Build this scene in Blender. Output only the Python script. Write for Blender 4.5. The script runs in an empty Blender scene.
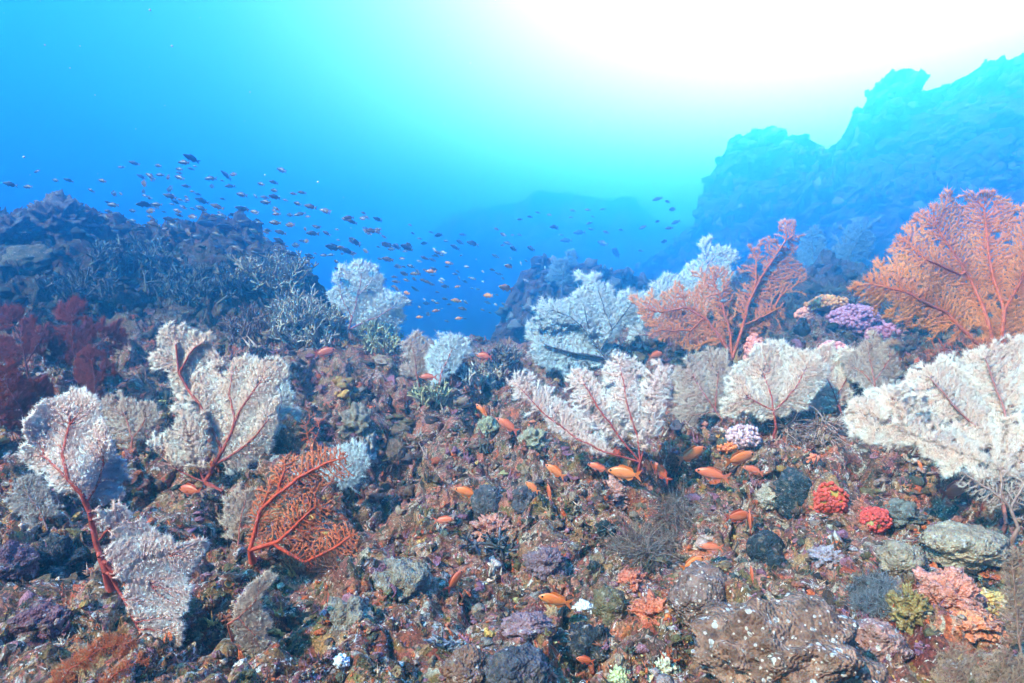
import bpy, math, random
import numpy as np
from mathutils import Vector

rng = np.random.default_rng(7)
random.seed(7)
scn = bpy.context.scene
COL = scn.collection

# ------------------------------------------------------------------ camera
W, H = 1024, 683
F = 610.0                      # focal length in pixels
PITCH = math.radians(4.0)      # looking slightly down
cam_d = bpy.data.cameras.new('camera')
cam_d.sensor_width = 36.0
cam_d.lens = 36.0 * F / W
cam_d.clip_start = 0.02
cam_d.clip_end = 400
cam = bpy.data.objects.new('camera', cam_d)
cam.rotation_euler = (math.radians(90) - PITCH, 0, 0)
COL.objects.link(cam)
scn.camera = cam

# ------------------------------------------------------------------ world: sunlit water seen from below
SUN_PIX = (855, 85)
cp, sp_ = math.cos(PITCH), math.sin(PITCH)


def ray(u, v):
    """pixel -> world direction (not normalised)"""
    x = (np.asarray(u, float) - W / 2) / F
    y = -(np.asarray(v, float) - H / 2) / F
    return np.stack([x + 0 * y, cp + y * sp_ + 0 * x, -sp_ + y * cp + 0 * x], -1)


def P(u, v, Y):
    d = ray(u, v)
    return d * (np.asarray(Y, float) / d[..., 1])[..., None]


world = bpy.data.worlds.new('World')
scn.world = world
world.use_nodes = True
nt = world.node_tree
nt.nodes.clear()


def N(nt, typ, **kw):
    n = nt.nodes.new(typ)
    for k, val in kw.items():
        setattr(n, k, val)
    return n


def L(nt, a, b):
    nt.links.new(a, b)


def ramp(nt, stops, interp='LINEAR'):
    r = N(nt, 'ShaderNodeValToRGB')
    cr = r.color_ramp
    cr.interpolation = interp
    while len(cr.elements) < len(stops):
        cr.elements.new(0.5)
    for e, (p, c) in zip(cr.elements, stops):
        e.position = p
        e.color = (c[0], c[1], c[2], 1)
    return r


tc = N(nt, 'ShaderNodeTexCoord')
sd = ray(*SUN_PIX)
sd = sd / np.linalg.norm(sd)
dot = N(nt, 'ShaderNodeVectorMath', operation='DOT_PRODUCT')
dot.inputs[1].default_value = tuple(sd)
L(nt, tc.outputs['Generated'], dot.inputs[0])
ang = N(nt, 'ShaderNodeMath', operation='ARCCOSINE')
L(nt, dot.outputs['Value'], ang.inputs[0])
nrm = N(nt, 'ShaderNodeMath', operation='DIVIDE')
nrm.inputs[1].default_value = math.pi
L(nt, ang.outputs[0], nrm.inputs[0])
# angle from the glare (fraction of 180 deg)
wr = ramp(nt, [(0.0, (1, 1, 1)), (0.11, (1.0, 1.0, 1.0)), (0.16, (.86, .94, 1)), (0.205, (.54, .72, 1)), (0.28, (.15, .48, 1)), (0.36, (.02, .34, .94)), (0.46, (.004, .24, .80)),
               (0.60, (.001, .08, .42)), (1.0, (.0, .03, .22))])
L(nt, nrm.outputs[0], wr.inputs[0])
# depth below: darker looking down
sep = N(nt, 'ShaderNodeSeparateXYZ')
L(nt, tc.outputs['Generated'], sep.inputs[0])
zr = N(nt, 'ShaderNodeMapRange')
zr.inputs['From Min'].default_value = -1
zr.inputs['From Max'].default_value = 1
L(nt, sep.outputs['Z'], zr.inputs['Value'])
zramp = ramp(nt, [(0.0, (.02, .05, .12)), (0.40, (.10, .22, .45)), (0.475, (.3, .68, 1)), (0.54, (.8, .95, 1)), (0.62, (1, 1, 1)), (1, (1, 1, 1))])
L(nt, zr.outputs[0], zramp.inputs[0])
mul = N(nt, 'ShaderNodeMixRGB', blend_type='MULTIPLY')
mul.inputs[0].default_value = 1
L(nt, wr.outputs[0], mul.inputs[1])
L(nt, zramp.outputs[0], mul.inputs[2])
# slow brightness drift of the water
wn = N(nt, 'ShaderNodeTexNoise')
wn.inputs['Scale'].default_value = 3.0
wn.inputs['Detail'].default_value = 3
L(nt, tc.outputs['Generated'], wn.inputs['Vector'])
wnr = N(nt, 'ShaderNodeMapRange')
wnr.inputs['To Min'].default_value = .9
wnr.inputs['To Max'].default_value = 1.1
L(nt, wn.outputs['Fac'], wnr.inputs['Value'])
mul2 = N(nt, 'ShaderNodeMixRGB', blend_type='MULTIPLY')
mul2.inputs[0].default_value = 1
L(nt, mul.outputs[0], mul2.inputs[1])
L(nt, wnr.outputs[0], mul2.inputs[2])
# sunlight glare spreading under the surface
pw = N(nt, 'ShaderNodeMath', operation='POWER')
mx = N(nt, 'ShaderNodeMath', operation='MAXIMUM')
mx.inputs[1].default_value = 0
L(nt, dot.outputs['Value'], mx.inputs[0])
L(nt, mx.outputs[0], pw.inputs[0])
pw.inputs[1].default_value = 9
gs = N(nt, 'ShaderNodeMath', operation='MULTIPLY')
gs.inputs[1].default_value = 7.5
L(nt, pw.outputs[0], gs.inputs[0])
glc = N(nt, 'ShaderNodeMixRGB', blend_type='MULTIPLY')
glc.inputs[0].default_value = 1
glc.inputs[1].default_value = (.88, .95, 1, 1)
L(nt, gs.outputs[0], glc.inputs[2])
add = N(nt, 'ShaderNodeMixRGB', blend_type='ADD')
add.inputs[0].default_value = 1
L(nt, mul2.outputs[0], add.inputs[1])
L(nt, glc.outputs[0], add.inputs[2])
bg = N(nt, 'ShaderNodeBackground')
bg.inputs['Strength'].default_value = 0.43
L(nt, add.outputs[0], bg.inputs['Color'])
wo = N(nt, 'ShaderNodeOutputWorld')
L(nt, bg.outputs[0], wo.inputs[0])

# ------------------------------------------------------------------ key light standing in for camera strobes (falls from behind the viewer, upper left)
strobe_d = bpy.data.lights.new('strobe', 'SUN')
strobe_d.energy = 5.0
strobe_d.angle = math.radians(1.5)
strobe_d.color = (1.0, 0.77, 0.46)
strobe = bpy.data.objects.new('strobe', strobe_d)
COL.objects.link(strobe)
STROBE_AZ, STROBE_EL = math.radians(46), math.radians(43)
dirv = Vector((math.sin(STROBE_AZ) * math.cos(STROBE_EL), math.cos(STROBE_AZ) * math.cos(STROBE_EL), -math.sin(STROBE_EL)))
strobe.rotation_euler = dirv.to_track_quat('-Z', 'Y').to_euler()

vs = scn.view_settings
vs.view_transform = 'Standard'
vs.look = 'None'
vs.gamma = 1
vs.use_curve_mapping = False
vs.exposure = 2.8
HAZE_DENSITY = 0.072
HAZE_COLOR = (.09, .56, .98)
HAZE_ABSORB = (.0, .0, .0)

scn.render.engine = 'CYCLES'
cy = scn.cycles
cy.use_denoising = True
try:
    cy.denoiser = 'OPENIMAGEDENOISE'
except Exception:
    pass
cy.max_bounces = 6
cy.diffuse_bounces = 2
cy.glossy_bounces = 1
cy.transmission_bounces = 2
cy.transparent_max_bounces = 8
cy.volume_bounces = 2
cy.caustics_reflective = False
cy.caustics_refractive = False

# ------------------------------------------------------------------ helpers


def tag(o, label=None, cat=None, group=None, kind=None):
    if label:
        o['label'] = label
    if cat:
        o['category'] = cat
    if group:
        o['group'] = group
    if kind:
        o['kind'] = kind
    return o


def empty(name, loc=(0, 0, 0)):
    o = bpy.data.objects.new(name, None)
    o.empty_display_size = .05
    o.location = tuple(float(c) for c in loc)
    COL.objects.link(o)
    return o


def build(name, V, quads=None, tris=None, mat=None, parent=None, col=None, smooth=True, origin=None):
    """one mesh object; V in world coordinates, origin = where the object's zero stands"""
    V = np.asarray(V, np.float32).reshape(-1, 3)
    if parent is not None:
        origin = np.array(parent.location)
        par = parent.parent
        while par is not None:
            origin = origin + np.array(par.location)
            par = par.parent
    if origin is None:
        origin = np.zeros(3)
    Vl = V - np.asarray(origin, np.float32)
    q = np.asarray(quads if quads is not None else [], np.int32).reshape(-1, 4)
    t = np.asarray(tris if tris is not None else [], np.int32).reshape(-1, 3)
    me = bpy.data.meshes.new(name)
    me.vertices.add(len(V))
    me.vertices.foreach_set('co', Vl.astype(np.float32).ravel())
    nl = q.size + t.size
    me.loops.add(nl)
    me.loops.foreach_set('vertex_index', np.concatenate([q.ravel(), t.ravel()]).astype(np.int32))
    starts = np.concatenate([np.arange(len(q)) * 4, q.size + np.arange(len(t)) * 3]).astype(np.int32)
    me.polygons.add(len(q) + len(t))
    me.polygons.foreach_set('loop_start', starts)
    me.polygons.foreach_set('use_smooth', np.full(len(q) + len(t), bool(smooth)))
    if col is not None:
        a = me.attributes.new('tint', 'FLOAT_COLOR', 'POINT')
        c = np.ones((len(V), 4), np.float32)
        c[:, :3] = col
        a.data.foreach_set('color', c.ravel())
    me.update(calc_edges=True)
    me.validate()
    if mat:
        me.materials.append(mat)
    o = bpy.data.objects.new(name, me)
    COL.objects.link(o)
    if parent is not None:
        o.parent = parent
    else:
        o.location = tuple(float(c) for c in origin)
    return o


def hash3(ix, iy, iz, seed=0):
    n = (ix.astype(np.int64) * 374761393 + iy.astype(np.int64) * 668265263 + iz.astype(np.int64) * 2147483647 + seed * 974634777) & 0xFFFFFFFF
    n = ((n ^ (n >> 13)) * 1274126177) & 0xFFFFFFFF
    n = n ^ (n >> 16)
    return (n & 0xFFFFFF) / float(0xFFFFFF)


def vnoise(p, seed=0):
    """smooth value noise in -1..1 on (...,3)"""
    p = np.asarray(p, float)
    i = np.floor(p).astype(np.int64)
    f = p - i
    f = f * f * f * (f * (f * 6 - 15) + 10)
    r = 0
    for dx in (0, 1):
        wx = f[..., 0] if dx else 1 - f[..., 0]
        for dy in (0, 1):
            wy = f[..., 1] if dy else 1 - f[..., 1]
            for dz in (0, 1):
                wz = f[..., 2] if dz else 1 - f[..., 2]
                r = r + wx * wy * wz * hash3(i[..., 0] + dx, i[..., 1] + dy, i[..., 2] + dz, seed)
    return r * 2 - 1


def fbm(p, seed=0, oct=4, gain=.5):
    a, s, r = 1., 1., 0
    p = np.asarray(p, float)
    for k in range(oct):
        r = r + a * vnoise(p * s + 17.3 * k, seed + k)
        a *= gain
        s *= 2.03
    return r


def worley2(x, y, seed=0):
    """F1 distance and the cell's random number"""
    ix, iy = np.floor(x).astype(np.int64), np.floor(y).astype(np.int64)
    best = np.full(x.shape, 9.)
    rid = np.zeros(x.shape)
    z = np.zeros_like(ix)
    for dx in (-1, 0, 1):
        for dy in (-1, 0, 1):
            cx, cy_ = ix + dx, iy + dy
            px = cx + hash3(cx, cy_, z, seed)
            py = cy_ + hash3(cx, cy_, z, seed + 1)
            d = np.hypot(px - x, py - y)
            m = d < best
            best = np.where(m, d, best)
            rid = np.where(m, hash3(cx, cy_, z, seed + 2), rid)
    return best, rid


def icos(sub):
    import bmesh
    bm = bmesh.new()
    bmesh.ops.create_icosphere(bm, subdivisions=sub, radius=1)
    V = np.array([v.co[:] for v in bm.verts])
    T = np.array([[v.index for v in f.verts] for f in bm.faces])
    bm.free()
    return V, T


ICO = {k: icos(k) for k in (1, 2, 3, 4, 5)}


# ------------------------------------------------------------------ materials


def principled(name, rough=.8, spec=.25):
    m = bpy.data.materials.new(name)
    m.use_nodes = True
    nt = m.node_tree
    b = nt.nodes['Principled BSDF']
    b.inputs['Roughness'].default_value = rough
    b.inputs['Specular IOR Level'].default_value = spec
    return m, nt, b


def tint_mat(name, rough=.8, spec=.2, var=.35, nscale=60, bump=.0, bscale=120, transl=0.0):
    """colour from the mesh's own 'tint' attribute, mottled by noise"""
    m, nt, b = principled(name, rough, spec)
    at = N(nt, 'ShaderNodeAttribute', attribute_name='tint')
    co = N(nt, 'ShaderNodeTexCoord')
    no = N(nt, 'ShaderNodeTexNoise')
    no.inputs['Scale'].default_value = nscale
    no.inputs['Detail'].default_value = 4
    L(nt, co.outputs['Object'], no.inputs['Vector'])
    mr = N(nt, 'ShaderNodeMapRange')
    mr.inputs['From Min'].default_value = .25
    mr.inputs['From Max'].default_value = .75
    mr.inputs['To Min'].default_value = 1 - var
    mr.inputs['To Max'].default_value = 1 + var
    L(nt, no.outputs['Fac'], mr.inputs['Value'])
    mu = N(nt, 'ShaderNodeMixRGB', blend_type='MULTIPLY')
    mu.inputs[0].default_value = 1
    L(nt, at.outputs['Color'], mu.inputs[1])
    L(nt, mr.outputs[0], mu.inputs[2])
    L(nt, mu.outputs[0], b.inputs['Base Color'])
    if bump:
        n2 = N(nt, 'ShaderNodeTexVoronoi')
        n2.inputs['Scale'].default_value = bscale
        L(nt, co.outputs['Object'], n2.inputs['Vector'])
        bp = N(nt, 'ShaderNodeBump')
        bp.inputs['Strength'].default_value = bump
        bp.inputs['Distance'].default_value = .01
        bp.invert = True
        L(nt, n2.outputs['Distance'], bp.inputs['Height'])
        L(nt, bp.outputs[0], b.inputs['Normal'])
    if transl:
        tr = N(nt, 'ShaderNodeBsdfTranslucent')
        L(nt, mu.outputs[0], tr.inputs['Color'])
        ms = N(nt, 'ShaderNodeMixShader')
        ms.inputs[0].default_value = transl
        out = nt.nodes['Material Output']
        L(nt, b.outputs[0], ms.inputs[1])
        L(nt, tr.outputs[0], ms.inputs[2])
        L(nt, ms.outputs[0], out.inputs['Surface'])
    return m


def reef_mat(name, drab=0.0, falloff_tint=False):
    """encrusted reef rock: patches of coralline algae, sponge, turfs and pale specks"""
    m, nt, b = principled(name, .85, .2)
    co = N(nt, 'ShaderNodeTexCoord')
    dn = N(nt, 'ShaderNodeTexNoise')
    dn.inputs['Scale'].default_value = 14
    dn.inputs['Detail'].default_value = 5
    L(nt, co.outputs['Object'], dn.inputs['Vector'])
    dv = N(nt, 'ShaderNodeMixRGB', blend_type='ADD')
    dv.inputs[0].default_value = .17
    L(nt, co.outputs['Object'], dv.inputs[1])
    L(nt, dn.outputs['Color'], dv.inputs[2])

    def cells(scale, stops):
        vo = N(nt, 'ShaderNodeTexVoronoi')
        vo.inputs['Scale'].default_value = scale
        L(nt, dv.outputs[0], vo.inputs['Vector'])
        sp = N(nt, 'ShaderNodeSeparateColor')
        L(nt, vo.outputs['Color'], sp.inputs[0])
        r = ramp(nt, stops, 'CONSTANT')
        L(nt, sp.outputs[0], r.inputs[0])
        return r.outputs[0], vo, sp

    def spread(cols):
        n = len(cols)
        return [(i / n, c) for i, c in enumerate(cols)]
    big = [(.10, .07, .05), (.38, .13, .06), (.16, .11, .08), (.34, .18, .15), (.15, .15, .06), (.13, .04, .04), (.30, .24, .14), (.04, .04, .045), (.16, .08, .08), (.14, .13, .05), (.22, .15, .11), (.20, .075, .05),
           (.07, .06, .05), (.30, .25, .17), (.15, .12, .07), (.05, .06, .05), (.19, .13, .08)]
    mid = [(.12, .07, .055), (.34, .14, .12), (.035, .03, .03), (.24, .18, .12), (.34, .09, .05), (.13, .12, .055), (.17, .08, .13), (.42, .36, .28),
           (.06, .05, .055), (.20, .07, .06), (.32, .20, .20), (.15, .12, .06), (.09, .05, .06)]
    fine = [(.42, .36, .33), (.05, .04, .04), (.20, .10, .13), (.13, .09, .06), (.46, .15, .06), (.30, .24, .17), (.08, .07, .05), (.25, .11, .19),
            (.55, .50, .46), (.10, .06, .05), (.17, .14, .07)]
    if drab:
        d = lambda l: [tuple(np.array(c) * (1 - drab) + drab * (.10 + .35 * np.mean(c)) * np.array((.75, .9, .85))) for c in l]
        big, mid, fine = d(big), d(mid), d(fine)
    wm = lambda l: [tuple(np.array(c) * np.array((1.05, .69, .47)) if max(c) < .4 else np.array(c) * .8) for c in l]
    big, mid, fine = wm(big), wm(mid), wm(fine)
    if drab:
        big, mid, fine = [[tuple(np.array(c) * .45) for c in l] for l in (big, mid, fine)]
    c1, v1, s1 = cells(9, spread(big))
    c2, v2, s2 = cells(38, spread(mid))
    c3, v3, s3 = cells(105, spread(fine))

    def mask(scale, lo, hi, off):
        n = N(nt, 'ShaderNodeTexNoise')
        n.inputs['Scale'].default_value = scale
        n.inputs['Detail'].default_value = 6
        n.inputs['Roughness'].default_value = .65
        mp = N(nt, 'ShaderNodeMapping')
        mp.inputs['Location'].default_value = (off, off * 2, off * 3)
        L(nt, co.outputs['Object'], mp.inputs['Vector'])
        L(nt, mp.outputs[0], n.inputs['Vector'])
        r = N(nt, 'ShaderNodeMapRange')
        r.inputs['From Min'].default_value = lo
        r.inputs['From Max'].default_value = hi
        L(nt, n.outputs['Fac'], r.inputs['Value'])
        return r.outputs[0]
    m1 = N(nt, 'ShaderNodeMixRGB')
    L(nt, mask(9, .42, .56, 3), m1.inputs[0])
    L(nt, c1, m1.inputs[1])
    L(nt, c2, m1.inputs[2])
    m2 = N(nt, 'ShaderNodeMixRGB')
    L(nt, mask(16, .46, .6, 7), m2.inputs[0])
    L(nt, m1.outputs[0], m2.inputs[1])
    L(nt, c3, m2.inputs[2])
    # fine value break-up
    fn = N(nt, 'ShaderNodeTexNoise')
    fn.inputs['Scale'].default_value = 170
    fn.inputs['Detail'].default_value = 5
    fn.inputs['Roughness'].default_value = .7
    L(nt, co.outputs['Object'], fn.inputs['Vector'])
    fr = N(nt, 'ShaderNodeMapRange')
    fr.inputs['From Min'].default_value = .3
    fr.inputs['From Max'].default_value = .7
    fr.inputs['To Min'].default_value = .18
    fr.inputs['To Max'].default_value = 1.9
    L(nt, fn.outputs['Fac'], fr.inputs['Value'])
    m3 = N(nt, 'ShaderNodeMixRGB', blend_type='MULTIPLY')
    m3.inputs[0].default_value = 1
    L(nt, m2.outputs[0], m3.inputs[1])
    L(nt, fr.outputs[0], m3.inputs[2])
    # pale specks (worm tubes, bare lime)
    vs_ = N(nt, 'ShaderNodeTexVoronoi')
    vs_.inputs['Scale'].default_value = 85
    L(nt, dv.outputs[0], vs_.inputs['Vector'])
    ss = N(nt, 'ShaderNodeSeparateColor')
    L(nt, vs_.outputs['Color'], ss.inputs[0])
    a = N(nt, 'ShaderNodeMath', operation='LESS_THAN')
    a.inputs[1].default_value = .26
    L(nt, vs_.outputs['Distance'], a.inputs[0])
    g = N(nt, 'ShaderNodeMath', operation='GREATER_THAN')
    g.inputs[1].default_value = .84 + .1 * drab
    L(nt, ss.outputs[1], g.inputs[0])
    an = N(nt, 'ShaderNodeMath', operation='MULTIPLY')
    L(nt, a.outputs[0], an.inputs[0])
    L(nt, g.outputs[0], an.inputs[1])
    m4 = N(nt, 'ShaderNodeMixRGB')
    L(nt, an.outputs[0], m4.inputs[0])
    L(nt, m3.outputs[0], m4.inputs[1])
    m4.inputs[2].default_value = (.55, .50, .46, 1)
    if falloff_tint:  # light fall-off towards the ridge, darkened into the reef colour
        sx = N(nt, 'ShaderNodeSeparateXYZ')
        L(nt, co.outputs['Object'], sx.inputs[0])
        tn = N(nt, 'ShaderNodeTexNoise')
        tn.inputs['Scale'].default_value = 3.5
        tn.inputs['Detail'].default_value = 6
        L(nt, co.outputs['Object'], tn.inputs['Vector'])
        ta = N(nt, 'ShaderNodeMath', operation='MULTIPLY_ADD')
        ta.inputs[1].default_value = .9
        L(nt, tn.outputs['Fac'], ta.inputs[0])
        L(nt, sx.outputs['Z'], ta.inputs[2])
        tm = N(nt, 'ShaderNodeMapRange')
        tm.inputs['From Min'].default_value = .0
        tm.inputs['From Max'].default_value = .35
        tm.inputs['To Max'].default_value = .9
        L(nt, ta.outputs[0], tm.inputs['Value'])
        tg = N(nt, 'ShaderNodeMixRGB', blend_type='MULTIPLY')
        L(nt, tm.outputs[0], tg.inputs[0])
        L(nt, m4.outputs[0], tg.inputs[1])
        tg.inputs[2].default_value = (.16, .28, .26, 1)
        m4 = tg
    L(nt, m4.outputs[0], b.inputs['Base Color'])
    # bump
    ad = N(nt, 'ShaderNodeMath', operation='ADD')
    L(nt, v2.outputs['Distance'], ad.inputs[0])
    L(nt, fn.outputs['Fac'], ad.inputs[1])
    bp = N(nt, 'ShaderNodeBump')
    bp.inputs['Strength'].default_value = .9
    bp.inputs['Distance'].default_value = .008
    L(nt, ad.outputs[0], bp.inputs['Height'])
    L(nt, bp.outputs[0], b.inputs['Normal'])
    return m


M_REEF = reef_mat('encrusted_reef', falloff_tint=True)
M_ROCK = reef_mat('dull_reef', .75)
M_STEM = tint_mat('coral_branch', .7, .25, .3, 90)
M_POLYP = tint_mat('coral_polyps', .9, .1, .12, 50, transl=.35)


def soften(m, k, v):
    """polyp fuzz is lit as a soft sheet, not needle by needle"""
    nt = m.node_tree
    ge = N(nt, 'ShaderNodeNewGeometry')
    s1 = N(nt, 'ShaderNodeVectorMath', operation='SCALE')
    s1.inputs['Scale'].default_value = k
    L(nt, ge.outputs['Normal'], s1.inputs[0])
    ad = N(nt, 'ShaderNodeVectorMath', operation='ADD')
    ad.inputs[1].default_value = v
    L(nt, s1.outputs[0], ad.inputs[0])
    no = N(nt, 'ShaderNodeVectorMath', operation='NORMALIZE')
    L(nt, ad.outputs[0], no.inputs[0])
    for n in nt.nodes:
        if n.type in ('BSDF_PRINCIPLED', 'BSDF_TRANSLUCENT'):
            L(nt, no.outputs[0], n.inputs['Normal'])


soften(M_POLYP, .6, (-.12, -.75, .42))
M_LUMP = tint_mat('sponge_skin', .75, .25, .45, 70, .7, 160)


def crust(m, amount=.55):
    nt = m.node_tree
    b = nt.nodes['Principled BSDF']
    src = b.inputs['Base Color'].links[0].from_socket
    co = N(nt, 'ShaderNodeTexCoord')
    vo = N(nt, 'ShaderNodeTexVoronoi')
    vo.inputs['Scale'].default_value = 95
    L(nt, co.outputs['Object'], vo.inputs['Vector'])
    sc = N(nt, 'ShaderNodeSeparateColor')
    L(nt, vo.outputs['Color'], sc.inputs[0])
    r = ramp(nt, [(0, (.05, .04, .035)), (.22, (.16, .11, .07)), (.4, (.24, .17, .14)), (.55, (.12, .09, .05)), (.68, (.20, .10, .13)), (.78, (.44, .40, .36)), (.88, (.09, .07, .06))], 'CONSTANT')
    L(nt, sc.outputs[0], r.inputs[0])
    n = N(nt, 'ShaderNodeTexNoise')
    n.inputs['Scale'].default_value = 34
    n.inputs['Detail'].default_value = 6
    n.inputs['Roughness'].default_value = .7
    L(nt, co.outputs['Object'], n.inputs['Vector'])
    mr = N(nt, 'ShaderNodeMapRange')
    mr.inputs['From Min'].default_value = 1 - amount - .04
    mr.inputs['From Max'].default_value = 1 - amount + .10
    mr.inputs['To Max'].default_value = .85
    L(nt, n.outputs['Fac'], mr.inputs['Value'])
    mi = N(nt, 'ShaderNodeMixRGB')
    L(nt, mr.outputs[0], mi.inputs[0])
    L(nt, src, mi.inputs[1])
    L(nt, r.outputs[0], mi.inputs[2])
    L(nt, mi.outputs[0], b.inputs['Base Color'])


crust(M_LUMP, .47)
M_NODE = tint_mat('soft_coral_skin', .6, .3, .25, 60)
M_GROW = tint_mat('growth_skin', .75, .25, .5, 130, .6, 260)
M_FISH = tint_mat('fish_skin', .4, .5, .15, 80)
M_FIN = tint_mat('fish_fin', .5, .3, .1, 80, transl=.3)
M_EYE = tint_mat('fish_eye', .1, .8, .0, 80)
M_BRANCH = tint_mat('stony_branch', .85, .15, .35, 80)

# ------------------------------------------------------------------ the reef ground
DS = 1.35   # the slope runs back further than it looks
ctrl = []   # (t = X/Y, ln Y, s = Z/Y)


def c_px(u, v, Y):
    Y = Y ** DS
    d = ray(u, v)
    ctrl.append((d[0] / d[1], math.log(Y), d[2] / d[1]))


def c_w(u, Y, Z):
    ctrl.append(((u - 512) / F, math.log(Y), Z / Y))


for row in [
    (700, [(-220, 1.1), (0, 1.12), (256, 1.08), (512, 1.08), (768, 1.04), (1024, .98), (1240, .95)]),
    (560, [(-220, 1.45), (0, 1.50), (256, 1.58), (512, 1.60), (768, 1.50), (1024, 1.35), (1240, 1.3)]),
    (460, [(-220, 1.9), (0, 2.0), (150, 2.1), (300, 2.3), (400, 2.5), (512, 2.3), (650, 2.05), (768, 2.0), (900, 1.85), (1024, 1.7), (1240, 1.6)]),
    (400, [(-220, 2.4), (0, 2.5), (150, 2.7), (300, 2.85), (420, 2.95), (512, 2.85), (620, 2.7), (700, 2.5), (800, 2.4), (900, 2.3), (1024, 2.1), (1240, 2.0)]),
    (350, [(-220, 3.0), (0, 3.1), (150, 3.3), (300, 3.35), (420, 3.6), (500, 3.7), (600, 3.4), (700, 3.05), (800, 3.0), (900, 2.8), (1024, 2.6), (1240, 2.4)]),
    (300, [(-220, 3.6), (0, 3.6), (150, 3.9), (250, 3.9), (312, 3.95), (720, 3.9), (800, 3.8), (900, 3.5), (1024, 3.2), (1240, 3.0)]),
]:
    for u, Y in row[1]:
        c_px(u, row[0], Y)
crest = [(-300, 205, 4.3), (-150, 212, 4.3), (0, 214, 4.3), (45, 206, 4.3), (90, 240, 4.6), (150, 243, 4.8), (220, 247, 4.8), (290, 266, 4.5), (322, 292, 4.2),
         (338, 330, 4.0), (400, 349, 4.0), (470, 352, 4.1), (520, 346, 4.2), (580, 343, 4.2), (640, 318, 4.3)]
for u, v, Y in crest:
    c_px(u, v, Y)
    Y = Y ** DS
    zc = P(u, v, Y)[2]
    c_w(u, Y * 1.22, zc - 1.1)
    c_w(u, Y * 1.7, min(zc - 3.2, -2.8))
    c_w(u, Y * 2.6, -5)
    c_w(u, 88, -6.5)
for u, v, Y in [(720, 285, 4.6), (850, 283, 4.5), (1000, 272, 4.1), (1240, 260, 3.8)]:
    c_px(u, v, Y)
    Y = Y ** DS
    zc = P(u, v, Y)[2]
    c_w(u, Y * 1.5, zc + .1)
    c_w(u, 26, -2.5)
    c_w(u, 88, -6.5)
for u in (-220, 256, 512, 768, 1240):
    c_w(u, .5, -.62)
ctrl = np.array(ctrl)


def tps(r2):
    return .5 * r2 * np.log(r2 + 1e-9)


SC = np.array([1.0, 1.0])
A_ = ctrl[:, :2] * SC
n_ = len(A_)
K = tps(((A_[:, None] - A_[None]) ** 2).sum(-1)) + np.eye(n_) * 1e-3
Pm = np.c_[np.ones(n_), A_]
sysm = np.block([[K, Pm], [Pm.T, np.zeros((3, 3))]])
sol = np.linalg.solve(sysm, np.r_[ctrl[:, 2], np.zeros(3)])

NT = 1160
tt = np.linspace(-1.9, 1.9, NT)
yy = np.concatenate([np.exp(np.linspace(math.log(.62), math.log(10.5), 840)), np.exp(np.linspace(math.log(10.6), math.log(90), 90))])
NY = len(yy)
TT, YY = np.meshgrid(tt, yy)
ts = np.linspace(-1.9, 1.9, 190)
ys = np.linspace(math.log(.6), math.log(90.5), 210)
G1, G2 = np.meshgrid(ts, ys)
q = np.stack([np.clip(G1.ravel(), -1.22, 1.22), G2.ravel()], -1) * SC
sv = tps(((q[:, None] - A_[None]) ** 2).sum(-1)) @ sol[:n_] + np.c_[np.ones(len(q)), q] @ sol[n_:]
sv = sv.reshape(G1.shape)


def bil(grid, x0, x1, y0, y1, x, y):
    fx = np.clip((x - x0) / (x1 - x0) * (grid.shape[1] - 1), 0, grid.shape[1] - 1.001)
    fy = np.clip((y - y0) / (y1 - y0) * (grid.shape[0] - 1), 0, grid.shape[0] - 1.001)
    i, j = fy.astype(int), fx.astype(int)
    a, b_ = fx - j, fy - i
    return (grid[i, j] * (1 - a) * (1 - b_) + grid[i, j + 1] * a * (1 - b_) + grid[i + 1, j] * (1 - a) * b_ + grid[i + 1, j + 1] * a * b_)


S0 = bil(sv, ts[0], ts[-1], ys[0], ys[-1], TT, np.log(YY))
XX = TT * YY
ZZ = np.maximum(S0 * YY, -6.5)

# pits (dark hollows between the corals) and mounds: (u, v, radius px, height px)
def base_hit(u, v, Z):
    d = ray(u, v)
    t, k = d[0] / d[1], d[2] / d[1]
    j = int(np.clip(round((t - tt[0]) / (tt[1] - tt[0])), 0, NT - 1))
    m = np.nonzero(Z[:, j] >= k * yy)[0]
    m = m[yy[m] > .75]
    if len(m) == 0:
        return None
    return yy[m[0]]


Z0 = ZZ.copy()
for u, v, r, h in [(205, 600, 34, -34), (285, 610, 28, -30), (60, 560, 32, -28), (398, 455, 34, -30), (345, 475, 30, -22), (585, 650, 22, -18),
                   (690, 405, 34, -16), (775, 500, 24, -14), (940, 478, 50, -30), (860, 465, 30, -12), (390, 520, 20, -8), (660, 470, 26, -12),
                   (730, 655, 16, -14), (520, 560, 16, -9), (30, 470, 34, -20), (150, 490, 36, -26), (235, 520, 26, -18), (500, 480, 16, -8),
                   (300, 380, 26, -16), (130, 370, 40, -22), (560, 395, 22, -16), (480, 320, 20, -16),
                   (395, 585, 40, 12), (610, 520, 50, 10), (800, 640, 75, 16), (440, 520, 40, 10), (965, 560, 50, 14), (355, 640, 40, 9), (680, 600, 45, 8),
                   (200, 300, 50, 14), (60, 285, 40, 14), (290, 320, 36, 12), (500, 640, 45, 8), (860, 545, 40, 8)]:
    Y = base_hit(u, v, Z0)
    if Y is None:
        continue
    X = P(u, v, Y)[0]
    R = r * Y / F
    ZZ += ((2.6 if h < 0 else 1) * h * Y / F) * np.exp(-((XX - X) ** 2 + ((YY - Y) / 1.5) ** 2) / (2 * (R * .75) ** 2))

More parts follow.
